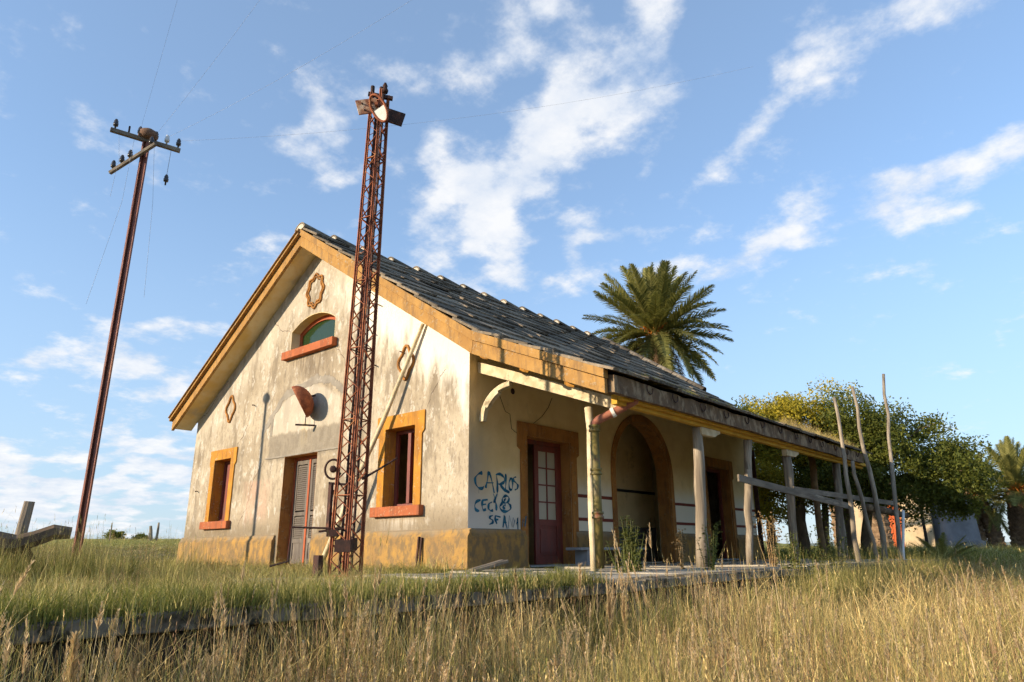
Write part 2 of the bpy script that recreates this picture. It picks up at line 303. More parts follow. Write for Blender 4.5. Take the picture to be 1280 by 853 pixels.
M['shed'] = mat('shed_plaster', (.55, .42, .26), (.46, .34, .20), 1.2, (.32, .24, .15), 1.2, .55, .74, .9, .3)
M['shed_grey'] = mat('grey_tank_render', (.20, .195, .195), (.15, .145, .145), 1.5, (.15, .14, .13), 1.4, .55, .74, .9, .4)
M['orange'] = mat('orange_red_door_paint', (.50, .11, .03), (.40, .085, .025), 4, rough=.8)
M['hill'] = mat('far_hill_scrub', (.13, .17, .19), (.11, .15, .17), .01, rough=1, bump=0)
def glass_mat(name, col, rough, alpha_t):
    g = G(name); g.done(col, rough, 0, .6)
    t = g.N.new('ShaderNodeBsdfTransparent'); ms = g.N.new('ShaderNodeMixShader'); ms.inputs[0].default_value = alpha_t
    g.L.new(g.b.outputs[0], ms.inputs[1]); g.L.new(t.outputs[0], ms.inputs[2]); g.L.new(ms.outputs[0], g.out.inputs[0]); return g.m
M['glass_green'] = glass_mat('green_window_glass', (.022, .045, .014), .12, .2)
M['glass_pale'] = glass_mat('pale_door_glass', (.50, .45, .34), .35, .15)  # pale cream colour given to the door panes themselves

# ------------------------------------------------------------------ mesh helpers
class MB:
    def __init__(s): s.v = []; s.f = []
    def quadbox(s, p):           # eight corners: bottom ring 4, top ring 4
        b = len(s.v); s.v += [tuple(q) for q in p]
        for q in ((0, 3, 2, 1), (4, 5, 6, 7), (0, 1, 5, 4), (1, 2, 6, 5), (2, 3, 7, 6), (3, 0, 4, 7)): s.f.append(tuple(b + i for i in q))
        return s
    def box(s, x0, x1, y0, y1, z0, z1):
        return s.quadbox([(x0, y0, z0), (x1, y0, z0), (x1, y1, z0), (x0, y1, z0), (x0, y0, z1), (x1, y0, z1), (x1, y1, z1), (x0, y1, z1)])
    def bar(s, a, b, w, h, up=(0, 0, 1)):  # rectangular bar from a to b
        a = Vector(a); b = Vector(b); d = (b - a).normalized(); u = Vector(up)
        if abs(d.dot(u)) > .98: u = Vector((1, 0, 0))
        r = d.cross(u).normalized() * w / 2; u = r.cross(d).normalized() * h / 2
        return s.quadbox([a - r - u, a + r - u, a + r + u, a - r + u, b - r - u, b + r - u, b + r + u, b - r + u])
    def tube(s, path, radii, n=8, cap=True):
        path = [Vector(p) for p in path]
        if not isinstance(radii, (list, tuple)): radii = [radii] * len(path)
        b0 = len(s.v); prev = None
        for i, p in enumerate(path):
            d = (path[min(i + 1, len(path) - 1)] - path[max(i - 1, 0)]).normalized()
            if prev is None: r = d.orthogonal().normalized()
            else: r = (prev - d * prev.dot(d)).normalized()
            prev = r; u = d.cross(r)
            for k in range(n):
                a = 2 * math.pi * k / n; s.v.append(tuple(p + (r * math.cos(a) + u * math.sin(a)) * radii[i]))
        for i in range(len(path) - 1):
            for k in range(n):
                k2 = (k + 1) % n; s.f.append((b0 + i * n + k, b0 + i * n + k2, b0 + (i + 1) * n + k2, b0 + (i + 1) * n + k))
        if cap:
            s.f.append(tuple(b0 + k for k in range(n))[::-1]); e = b0 + (len(path) - 1) * n; s.f.append(tuple(e + k for k in range(n)))
        return s
    def plate(s, loops, fn, t):   # flat polygon with holes, thickness t ; fn(u, v, w) -> xyz
        b = len(s.v); flat = [p for l in loops for p in l]; n = len(flat)
        s.v += [tuple(fn(u, v, 0)) for u, v in flat] + [tuple(fn(u, v, t)) for u, v in flat]
        for tri in tessellate_polygon([[Vector((u, v, 0)) for u, v in l] for l in loops]):
            s.f.append(tuple(b + i for i in tri)); s.f.append(tuple(b + n + i for i in reversed(tri)))
        o = 0
        for l in loops:
            for i in range(len(l)):
                j = (i + 1) % len(l); s.f.append((b + o + i, b + o + j, b + n + o + j, b + n + o + i))
            o += len(l)
        return s
    def lathe(s, prof, c, axis=(0, 0, 1), n=12):
        q = Vector((0, 0, 1)).rotation_difference(Vector(axis)); c = Vector(c); b0 = len(s.v)
        for r, z in prof:
            for k in range(n):
                a = 2 * math.pi * k / n; s.v.append(tuple(c + q @ Vector((r * math.cos(a), r * math.sin(a), z))))
        for i in range(len(prof) - 1):
            for k in range(n):
                k2 = (k + 1) % n; s.f.append((b0 + i * n + k, b0 + i * n + k2, b0 + (i + 1) * n + k2, b0 + (i + 1) * n + k))
        s.f.append(tuple(b0 + k for k in range(n))[::-1]); e = b0 + (len(prof) - 1) * n; s.f.append(tuple(e + k for k in range(n)))
        return s
    def mesh(s, name, m, smooth=False, recalc=True):
        me = bpy.data.meshes.new(name); me.from_pydata(s.v, [], s.f)
        if recalc:
            bm = bmesh.new(); bm.from_mesh(me); bmesh.ops.recalc_face_normals(bm, faces=bm.faces); bm.to_mesh(me); bm.free()
        if m: me.materials.append(M[m])
        if smooth: me.polygons.foreach_set('use_smooth', [True] * len(me.polygons))
        return me
    def build(s, name, m, parent=None, smooth=False, bevel=0.0, recalc=True, loc=None):
        return put(s.mesh(name, m, smooth, recalc), name, parent, bevel, loc)
def put(me, name, parent=None, bevel=0.0, loc=None, rot=None, scale=None):
    o = bpy.data.objects.new(name, me); COL.objects.link(o); o.parent = parent
    if loc is not None: o.location = loc
    if rot is not None: o.rotation_euler = rot
    if scale is not None: o.scale = scale
    if bevel:
        md = o.modifiers.new('bevel', 'BEVEL'); md.width = bevel; md.segments = 2; md.limit_method = 'ANGLE'
    return o
def tag(o, label=None, cat=None, group=None, kind=None):
    if label: o['label'] = label
    if cat: o['category'] = cat
    if group: o['group'] = group
    if kind: o['kind'] = kind
    return o
def thing(name, label, cat, loc=(0, 0, 0), rz=0, group=None):
    o = bpy.data.objects.new(name, None); COL.objects.link(o); o.location = loc; o.rotation_euler = (0, 0, rz); o.empty_display_size = .2
    return tag(o, label, cat, group)
def np_mesh(name, v, f, m, smooth=False):
    """fast mesh from numpy arrays; f is (n,k)"""
    me = bpy.data.meshes.new(name); v = np.asarray(v, np.float32); f = np.asarray(f, np.int32); k = f.shape[1]
    me.vertices.add(len(v)); me.vertices.foreach_set('co', v.ravel())
    me.loops.add(f.size); me.loops.foreach_set('vertex_index', f.ravel())
    me.polygons.add(len(f)); me.polygons.foreach_set('loop_start', np.arange(0, f.size, k, dtype=np.int32)); me.polygons.foreach_set('loop_total', np.full(len(f), k, np.int32))
    me.update(calc_edges=True)
    if m: me.materials.append(M[m])
    if smooth: me.polygons.foreach_set('use_smooth', np.ones(len(f), bool))
    return me
def wob(a, b, n, amp, seed=0):
    r = random.Random(seed); a = Vector(a); b = Vector(b)
    return [a.lerp(b, i / n) + Vector((r.uniform(-amp, amp), r.uniform(-amp, amp), 0)) * (0 if i == 0 else 1) for i in range(n + 1)]

# ------------------------------------------------------------------ ground
BED = -0.72
def sstep(a, b, x):
    t = min(1, max(0, (x - a) / (b - a))); return t * t * (3 - 2 * t)
def height(x, y):
    if x < 14.6: up = sstep(-5.0, -4.7, y)
    else:
        w = sstep(14.6, 22, x); up = sstep(-5.0 - 1.6 * w, -4.7 + .6 * w, y)
    z = BED + (0 - .06 - BED) * up
    z += .05 * math.sin(x * .9 + y * .4) * math.sin(y * .7 - x * .3) * (1 if y < -5 else .25)
    r = math.hypot(x - CAM.x, y - CAM.y)
    left = sstep(8, 30, y - .35 * x)
    z += left * (.55 * sstep(26, 31, r) + .95 * sstep(34, 75, r)) + left * sstep(90, 400, r) * 4.5
    z += (1 - left) * sstep(60, 400, r) * .6
    return z
def build_ground():
    def axis(lo, hi, c, fine, n):
        pts = set()
        v = c
        step = fine
        while v < hi: pts.add(round(v, 3)); step = fine if v - c < 30 else step * 1.18; v += step
        v = c; step = fine
        while v > lo: pts.add(round(v, 3)); step = fine if c - v < 30 else step * 1.18; v -= step
        pts |= {lo, hi}; return sorted(pts)
    xs = axis(-1500, 2500, 0, .7, 0); ys = axis(-1500, 2500, 0, .7, 0)
    ys = sorted(set(ys) | {-5.0, -4.95, -4.85, -4.7})
    v = [(x, y, height(x, y)) for y in ys for x in xs]; nx = len(xs)
    f = [(j * nx + i, j * nx + i + 1, (j + 1) * nx + i + 1, (j + 1) * nx + i) for j in range(len(ys) - 1) for i in range(nx - 1)]
    o = put(np_mesh('ground', v, f, 'ground', True), 'ground'); tag(o, kind='structure')
build_ground()
# far blue hills on the right horizon
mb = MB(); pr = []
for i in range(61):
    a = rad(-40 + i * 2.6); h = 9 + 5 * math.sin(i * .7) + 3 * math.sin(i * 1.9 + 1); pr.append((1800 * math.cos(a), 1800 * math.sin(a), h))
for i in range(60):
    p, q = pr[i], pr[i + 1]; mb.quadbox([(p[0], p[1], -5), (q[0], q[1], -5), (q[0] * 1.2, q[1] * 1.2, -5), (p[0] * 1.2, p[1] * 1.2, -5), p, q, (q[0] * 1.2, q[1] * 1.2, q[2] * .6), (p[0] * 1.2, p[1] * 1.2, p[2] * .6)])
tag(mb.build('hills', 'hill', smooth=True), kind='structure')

# platform with edge stones and paving
plat = tag(MB().box(-26, 14.5, -4.72, -.02, -1.0, -.055).build('platform', 'cement'), kind='structure')
def stone_mesh(L, W, H, seed):
    r = random.Random(seed); j = lambda: r.uniform(-.012, .012)
    return MB().quadbox([(j(), j(), 0), (L + j(), j(), 0), (L, W, 0), (0, W, 0), (j(), .012 + j(), H + j()), (L + j(), .012 + j(), H + j()), (L, W, H + j()), (j(), W, H + j())])
kms = [stone_mesh(1.17, .46, .11, i).mesh('edge_stone', 'stone') for i in range(4)]
fms = [stone_mesh(.575, .34, .205, 20 + i).mesh('face_block', 'rubble') for i in range(3)]
for i in range(24):
    x = -14 + i * 1.19
    put(random.choice(kms), 'edge_stone', plat, .012, (x, -5.14 + random.uniform(-.02, .02), -.115 + random.uniform(-.012, .012)))
    for q in range(6): put(random.choice(fms), 'face_block', plat, .02, (x + (q % 2) * .595 + (q // 2 % 2) * .25, -5.07 + random.uniform(-.03, .03), -.335 - .215 * (q // 2)))
sms = [stone_mesh(.985, .985, .05, 40 + i).mesh('paving_slab', 'slab') for i in range(4)]
for i in range(19):
    for j in range(4):
        x = -5.2 + i * 1.0; y = -4.70 + j * 1.0
        put(random.choice(sms), 'paving_slab', plat, .008, (x, y, -.05 + random.uniform(-.012, .012)), (random.uniform(-.006, .006), random.uniform(-.006, .006), 0))

# ------------------------------------------------------------------ station building
B = thing('station_building', 'abandoned railway station with ochre trim, grey tiled roof and platform canopy', 'building')
gab = lambda u, v, w: (w, u, v)              # gable wall: u = y, v = z, thickness inward
frt = lambda u, v, w: (u, w, v)              # platform wall: u = x, v = z
rect = lambda a, b, c, d: [(a, c), (b, c), (b, d), (a, d)]
def arch_loop(u0, u1, v0, spring, rise, n=20):
    c = (u0 + u1) / 2; h = (u1 - u0) / 2; r = (h * h + rise * rise) / (2 * rise); cz = spring + rise - r; a0 = math.acos(max(-1, min(1, (h) / r)))
    a0 = math.atan2(spring - cz, h)
    return [(u0, v0), (u1, v0)] + [(c + r * math.cos(a0 + (math.pi - 2 * a0) * i / n), cz + r * math.sin(a0 + (math.pi - 2 * a0) * i / n)) for i in range(n + 1)]
YC = 5.9; GW = 12.05; T = .40
top_z = lambda y: 8.78 - .655 * abs(y - YC)
wt = lambda y: top_z(y) - .44
gwin = arch_loop(4.90, 6.96, 5.60, 6.19, .31)
gl = [[(0, 0), (0, wt(0)), (YC, wt(YC)), (GW, wt(GW)), (GW, 0)], rect(1.60, 2.60, 1.26, 2.96), rect(9.60, 10.56, 1.18, 2.94), [(5.28, .003), (6.78, .003), (6.78, 2.72), (5.28, 2.72)], gwin]
gl[0] = [(0, 0), (0, wt(0)), (YC, wt(YC)), (GW, wt(GW)), (GW, 0), (6.78, 0), (6.78, 2.72), (5.28, 2.72), (5.28, 0)]; gl.pop(3)
wall_g = MB().plate(gl, gab, T).build('gable_wall', 'gable', B)
BX = 13.85
def arch_in(): return arch_loop(5.27, 8.06, 0, 2.30, 1.39, 28)
al = arch_in()
outer = [(T + .003, 0), (1.78, 0), (1.78, 2.76), (3.39, 2.76), (3.39, 0), al[0]] + al[:1:-1] + [al[1], (10.36, 0), (10.36, 2.80), (11.98, 2.80), (11.98, 0), (BX, 0), (BX, wt(0)), (T + .003, wt(0))]
wall_f = MB().plate([outer], frt, T).build('platform_wall', 'front', B)
# corner quoin of the platform wall: the gable wall's thickness seen from the platform
MB().box(.004, T, -.004, .0, .0, wt(0)).build('corner_plaster', 'front', B)
MB().plate([[(T, 0), (T, wt(0)), (YC, wt(YC)), (GW - T, wt(GW)), (GW - T, 0)]], lambda u, v, w: (BX - w, u, v), T).build('far_gable_wall', 'gable', B)
MB().box(T, BX - T, GW - T, GW, 0, wt(GW)).build('rear_wall', 'gable', B)
MB().box(T, BX - T, T, GW - T, -.03, .0).build('floor', 'slab', B)
MB().box(T, BX - T, T, GW - T, 4.0, 4.06).build('ceiling', 'interior', B)
MB().box(T, BX - T, 4.6, 4.75, 0, 4.0).build('partition', 'interior', B)
MB().box(3.9, 4.02, T, 4.6, 0, 4.0).build('partition', 'interior', B)
MB().box(9.4, 9.52, T, 4.6, 0, 4.0).build('partition', 'interior', B)
# inner porch behind the arch
MB().box(4.02, 9.4, 1.3, 1.4, .95, 4.0).build('porch_wall', 'porch', B)
MB().box(4.02, 9.4, 1.285, 1.4, 0, .945).build('porch_dado', 'dado', B)
MB().box(4.02, 9.4, 1.25, 1.297, 1.93, 2.0).build('porch_rail', 'dark', B)
MB().box(7.2, 8.5, 1.26, 1.284, 0, .93).build('porch_panel', 'dado', B)
# plinths (ochre base course with sloped top)
def plinth_run(fn, segs, prof):
    for a, b in segs:
        m = MB(); b0 = 0
        n = len(prof); m.v = [fn(a, p[1], p[0]) for p in prof] + [fn(b, p[1], p[0]) for p in prof]
        m.f = [tuple(range(n)), tuple(range(2 * n - 1, n - 1, -1))] + [(i, (i + 1) % n, n + (i + 1) % n, n + i) for i in range(n)]
        m.build('plinth', 'plinth', B)
pp = [(.0, 0), (-.10, 0), (-.10, .60), (-.05, .68), (-.05, .73), (0, .76)]
plinth_run(gab, [(-.10, 5.16), (6.90, GW + .08)], [(p[0] - .001, p[1]) for p in pp])
plinth_run(frt, [(.0, 1.68), (3.49, 5.10), (8.22, 10.26), (12.08, BX + .08)], [(p[0] - .002, p[1]) for p in pp])
# red bands on the platform wall
for a, b in ((3.66, 5.10), (8.22, 10.12), (12.2, BX)):
    for z in (.985, 1.52): MB().box(a, b, -.012, .002, z, z + .075).build('painted_band', 'band', B)

def eared(u0, u1, v0, v1, side, topw, ear, eh):
    """outline of a door or window surround with ears at the head; opening u0..u1, v0..v1"""
    o = [(u0 - side, v0), (u0, v0), (u0, v1), (u1, v1), (u1, v0), (u1 + side, v0), (u1 + side, v1 + topw - eh), (u1 + side + ear, v1 + topw - eh + .07),
         (u1 + side + ear, v1 + topw), (u0 - side - ear, v1 + topw), (u0 - side - ear, v1 + topw - eh + .07), (u0 - side, v1 + topw - eh)]
    return o
def gable_window(u0, u1, v0, v1, open_leaf):
    w = MB().plate([eared(u0, u1, v0, v1, .225, .30, .075, .50)], lambda u, v, t: (-.035 + t, u, v), .033).build('window_surround', 'ochre', B, bevel=.006)
    m = MB().box(-.13, .10, u0 - .31, u1 + .31, v0 - .21, v0 - .002); m.build('window_sill', 'sill', B, bevel=.01)
    # painted reveal lining
    m = MB()
    m.box(0.0, .30, u0, u0 + .006, v0, v1); m.box(0.0, .30, u1 - .006, u1, v0, v1); m.box(0.0, .30, u0 + .006, u1 - .006, v1 - .006, v1)
    m.build('window_reveal', 'ochre', B)
    fr = MB(); X0, X1 = .27, .34
    fr.box(X0, X1, u0 + .006, u0 + .09, v0, v1); fr.box(X0, X1, u1 - .09, u1 - .006, v0, v1); fr.box(X0, X1, u0 + .09, u1 - .09, v1 - .09, v1 - .006); fr.box(X0, X1, u0 + .09, u1 - .09, v0, v0 + .07)
    fr.box(X0 - .02, X1, (u0 + u1) / 2 - .05, (u0 + u1) / 2 + .05, v0 + .07, v1 - .09)
    f = fr.build('window_frame', 'redwood', B, bevel=.005)
    leaf = MB(); hw = (u1 - u0) / 2 - .1
    if open_leaf:
        for y0 in (u0 + .10,): leaf.box(X1 + .01, X1 + hw, y0, y0 + .04, v0 + .08, v1 - .1)
        leaf.build('casement', 'redwood', f)
    else:
        leaf.box(X1 - .035, X1 - .005, u0 + .09, u1 - .09, v0 + .07, v1 - .09); leaf.build('shutter_board', 'redwood', f)
gable_window(1.60, 2.60, 1.26, 2.96, True)
gable_window(9.60, 10.56, 1.18, 2.94, False)
# segmental gable window
fr_o = arch_loop(4.905, 6.955, 5.605, 6.185, .305); fr_i = arch_loop(5.02, 6.84, 5.69, 6.10, .27)
f = MB().plate([fr_o, fr_i], lambda u, v, t: (.26 + t, u, v), .08).build('attic_window_frame', 'redbright', B)
MB().plate([fr_i], lambda u, v, t: (.295 + t, u, v), .006).build('pane', 'glass_green', f)
MB().box(-.16, .12, 4.76, 7.14, 5.38, 5.598).build('attic_window_sill', 'sill', B, bevel=.012)
al2 = arch_loop(4.903, 6.957, 5.602, 6.187, .307)
MB().plate([arch_loop(4.90, 6.96, 5.60, 6.19, .31), arch_loop(4.908, 6.952, 5.606, 6.182, .304)], lambda u, v, t: (.0 + t, u, v), .26).build('attic_window_reveal', 'soffit', B)
# louvred gable door with shutter leaf
m = MB().box(.0, .33, 6.774, 6.78, 0, 2.72); m.box(.0, .33, 5.28, 5.286, 0, 2.72); m.box(0, .33, 5.286, 6.774, 2.714, 2.72); m.build('door_reveal', 'ochre_dull', B)
dfm = MB().box(.30, .38, 6.69, 6.774, 0, 2.714); dfm.box(.30, .38, 5.286, 5.37, 0, 2.714); dfm.box(.30, .38, 5.37, 6.69, 2.63, 2.714); dfm.box(.29, .38, 5.99, 6.06, 0, 2.63)
door = dfm.build('louvred_door', 'redbright', B)
def louvre_leaf(u0, u1):
    m = MB(); x0, x1 = .31, .36
    m.box(x0, x1, u0, u0 + .09, 0.02, 2.62); m.box(x0, x1, u1 - .09, u1, .02, 2.62)
    for z0, z1 in ((.02, .16), (.55, .66), (1.22, 1.31), (2.52, 2.62)): m.box(x0, x1, u0 + .09, u1 - .09, z0, z1)
    m.box(x0 + .02, x1 - .01, u0 + .09, u1 - .09, .16, .55)
    leaf = m.build('leaf_frame', 'shutter', door)
    sl = MB().quadbox([(x0 + .002, u0 + .09, -.022), (x0 + .010, u0 + .09, -.030), (x0 + .010, u1 - .09, -.030), (x0 + .002, u1 - .09, -.022),
                       (x1 - .012, u0 + .09, .030), (x1 - .004, u0 + .09, .022), (x1 - .004, u1 - .09, .022), (x1 - .012, u1 - .09, .030)]).mesh('slat', 'shutter')
    z = .70
    while z < 2.5:
        if not (1.18 < z < 1.36) and not (u0 > 6 and 1.36 < z < 1.36): put(sl, 'slat', door, 0, (0, 0, z + random.uniform(-.004, .004)))
        z += .052
louvre_leaf(6.065, 6.685); louvre_leaf(5.375, 5.985)
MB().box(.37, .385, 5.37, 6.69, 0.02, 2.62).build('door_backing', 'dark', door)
# cement lintel strip with drip edge and scars of a vanished porch roof over the gable door
MB().box(-.022, .002, 4.35, 7.73, 2.722, 2.765).build('door_hood_strip', 'cement', B, bevel=.006)
def scar(path, w0):
    m = MB(); r = random.Random(5); n = 14; pts = []
    for (a, b) in zip(path[:-1], path[1:]):
        for i in range(n): pts.append((a[0] + (b[0] - a[0]) * i / n, a[1] + (b[1] - a[1]) * i / n))
    pts.append(path[-1]); up = []; lo = []
    for i, p in enumerate(pts):
        w = w0 * r.uniform(.65, 1.25); up.append((p[0], p[1] + w)); lo.append((p[0] + r.uniform(-.02, .02), p[1] - w * .8))
    m.plate([up + lo[::-1]], lambda u, v, t: (-.0065 + t, u, v), .007).build('mortar_scar', 'cement', B)
scar([(8.05, 3.45), (7.05, 4.38), (5.6, 4.62), (4.9, 4.50), (4.3, 4.1)], .13)
MB().plate([[(7.52, 3.34), (7.62, 3.34), (7.62, 3.9), (7.50, 3.82)]], lambda u, v, t: (-.0075 + t, u, v), .007).build('mortar_scar', 'cement', B)
# plaster ornaments on the gable
def quatrefoil(cy, cz, ry, rz, rt, m):
    pts = []
    for i in range(49):
        a = 2 * math.pi * i / 48; k = 1 + .16 * math.cos(4 * a) ; pts.append((-.02, cy + ry * k * math.sin(a), cz + rz * k * math.cos(a)))
    MB().tube(pts, rt, 6, False).build('gable_ornament', m, B, True)
quatrefoil(9.98, 4.43, .23, .34, .035, 'ochre_dull'); quatrefoil(2.01, 4.43, .23, .34, .035, 'ochre_dull')
pts = []
for i in range(97):
    a = 2 * math.pi * i / 96; k = 1 + .09 * math.cos(8 * a); pts.append((-.02, 5.93 + .38 * k * math.sin(a), 7.16 + .46 * k * math.cos(a)))
MB().tube(pts, .032, 6, False).build('gable_ornament', 'ochre_dull', B, True)
pts2 = [(p[0], 5.93 + (p[1] - 5.93) * .80, 7.16 + (p[2] - 7.16) * .82) for p in pts]
MB().tube(pts2, .022, 6, False).build('gable_ornament', 'ochre_dull', B, True)
# hairline cracks in the render
def crack(pts, seed, fn=None):
    r = random.Random(seed); q = []
    for a, b in zip(pts[:-1], pts[1:]):
        for i in range(7): q.append((a[0] + (b[0] - a[0]) * i / 7 + r.uniform(-.03, .03), a[1] + (b[1] - a[1]) * i / 7 + r.uniform(-.03, .03)))
    q.append(pts[-1]); w = [r.uniform(.003, .009) * (1 if 0 < i < len(q) - 1 else .3) for i in range(len(q))]
    m = MB().plate([[(u, v + k) for (u, v), k in zip(q, w)] + [(u, v - k) for (u, v), k in list(zip(q, w))[::-1]]], lambda u, v, t: (-.0025 + t, u, v), .003)
    m.build('crack', 'rustdark', B)
crack([(11.95, 4.35), (11.4, 4.55), (10.9, 5.05), (10.3, 5.35)], 1); crack([(9.5, 3.2), (9.0, 3.6), (8.8, 4.2)], 2); crack([(4.9, 5.4), (4.4, 5.0), (4.2, 4.3), (3.8, 3.9)], 3)
crack([(1.3, 3.3), (.9, 3.9), (.7, 4.05)], 4); crack([(7.0, 6.2), (7.6, 6.4), (8.1, 6.9)], 5); crack([(7.8, 2.7), (8.3, 2.2), (8.5, 1.5), (8.9, 1.0)], 6)
# small iron wall pins and holes
for (y, z) in ((3.05, 6.05), (3.30, 6.15), (3.2, 5.35), (3.1, 4.55), (2.15, 4.7), (11.5, 2.1), (8.6, 4.35)):
    MB().tube([(.02, y, z), (-.07, y + .02, z + .01), (-.10, y - .05, z - .02)], .014, 6).build('wall_pin', 'rustdark', B)
# crack-like wires on the front wall
MB().tube([(0.9, -.006, 3.55), (1.1, -.006, 3.2), (1.25, -.006, 3.16), (1.3, -.006, 2.85), (1.5, -.006, 2.76)], .006, 4).build('cable', 'rustdark', B)
MB().tube([(2.75, -.006, 3.75), (2.6, -.006, 3.5), (2.35, -.006, 3.25), (2.05, -.006, 3.06)], .006, 4).build('cable', 'rustdark', B)
MB().lathe([(.05, -.02), (.07, 0), (.03, .03)], (1.35, -.005, 3.68), (0, -1, 0), 8).build('lamp_rose', 'rustdark', B)

# platform doors
def front_door(u0, u1, v1, leaf_u0, glazed):
    MB().plate([eared(u0, u1, 0, v1, .21, .28, .10, .62)], lambda u, v, t: (u, -.045 + t, v), .043).build('door_surround', 'ochre_dull', B, bevel=.006)
    m = MB().box(u0, u0 + .006, 0.0, .34, 0, v1); m.box(u1 - .006, u1, 0, .34, 0, v1); m.box(u0 + .006, u1 - .006, 0, .34, v1 - .006, v1); m.build('door_reveal', 'ochre_dull', B)
    MB().box(u0, u1, -.10, T, .0, .035).build('door_sill', 'bench', B)
    y0, y1 = .27, .33
    fm = MB().box(u0 + .006, u0 + .08, y0, y1 + .03, .035, v1 - .006); fm.box(u1 - .08, u1 - .006, y0, y1 + .03, .035, v1 - .006); fm.box(u0 + .08, u1 - .08, y0, y1 + .03, v1 - .10, v1 - .006)
    d = fm.build('door', 'redwood', B, bevel=.004)
    if not glazed:
        MB().box(u1 - .85, u1 - .80, y1 + .05, y1 + .95, .04, v1 - .1).build('open_leaf', 'redwood', d)
        MB().box(u0 + .1, u1 - .1, 1.6, 1.66, .0, v1 + .4).build('dark_room_sheet', 'dark', d)  # added black sheet, paints the darkness of the room behind the doorway
        return
    a, b = leaf_u0, u1 - .08; m = MB(); s = .135
    m.box(a, a + s, y0, y1, .04, v1 - .11); m.box(b - s, b, y0, y1, .04, v1 - .11)
    for z0, z1 in ((.04, .20), (.86, 1.0), (v1 - .24, v1 - .11)): m.box(a + s, b - s, y0, y1, z0, z1)
    m.box(a + s, b - s, y0 + .025, y1 - .01, .20, .86)
    m.build('leaf_frame', 'redwood', d, bevel=.004)
    c = (a + b) / 2; z0, z1 = 1.0, v1 - .24; n = 4; hgt = (z1 - z0) / n
    g = MB().box(c - .016, c + .016, y0 + .01, y1 - .01, z0, z1)
    for i in range(1, n):
        for p, q in ((a + s, c - .016), (c + .016, b - s)): g.box(p, q, y0 + .01, y1 - .01, z0 + i * hgt - .016, z0 + i * hgt + .016)
    g.build('glazing_bar', 'redwood', d)
    for i in range(n):
        for p, q in ((a + s, c - .016), (c + .016, b - s)):
            MB().box(p, q, y0 + .028, y0 + .034, z0 + i * hgt + (.016 if i else 0), z0 + (i + 1) * hgt - (.016 if i < n - 1 else 0)).build('pane', 'glass_pale', d)
    MB().box(a + s + .05, b - s - .05, y0 + .012, y0 + .026, .27, .79).build('door_panel', 'redwood', d, bevel=.008)
front_door(1.78, 3.39, 2.76, 2.40, True)
front_door(10.36, 11.98, 2.80, 10.9, False)
# arch surround
ao = arch_loop(5.09, 8.24, 0, 2.30, 1.57, 28); ai = arch_loop(5.27, 8.06, 0, 2.30, 1.39, 28)
MB().plate([[ao[0], ai[0]] + ai[:1:-1] + [ai[1], ao[1]] + ao[2:]], lambda u, v, t: (u, -.04 + t, v), .038).build('arch_surround', 'ochre_dull', B)
MB().plate([[ai[0], (ai[0][0] + .008, 0)] + [(6.665 + (u - 6.665) * .994, 2.3 + (v - 2.3) * .994) for u, v in ai[:1:-1]] + [(ai[1][0] - .008, 0), ai[1]] + ai[2:]], lambda u, v, t: (u, .0 + t, v), .39).build('arch_reveal', 'ochre_dull', B)
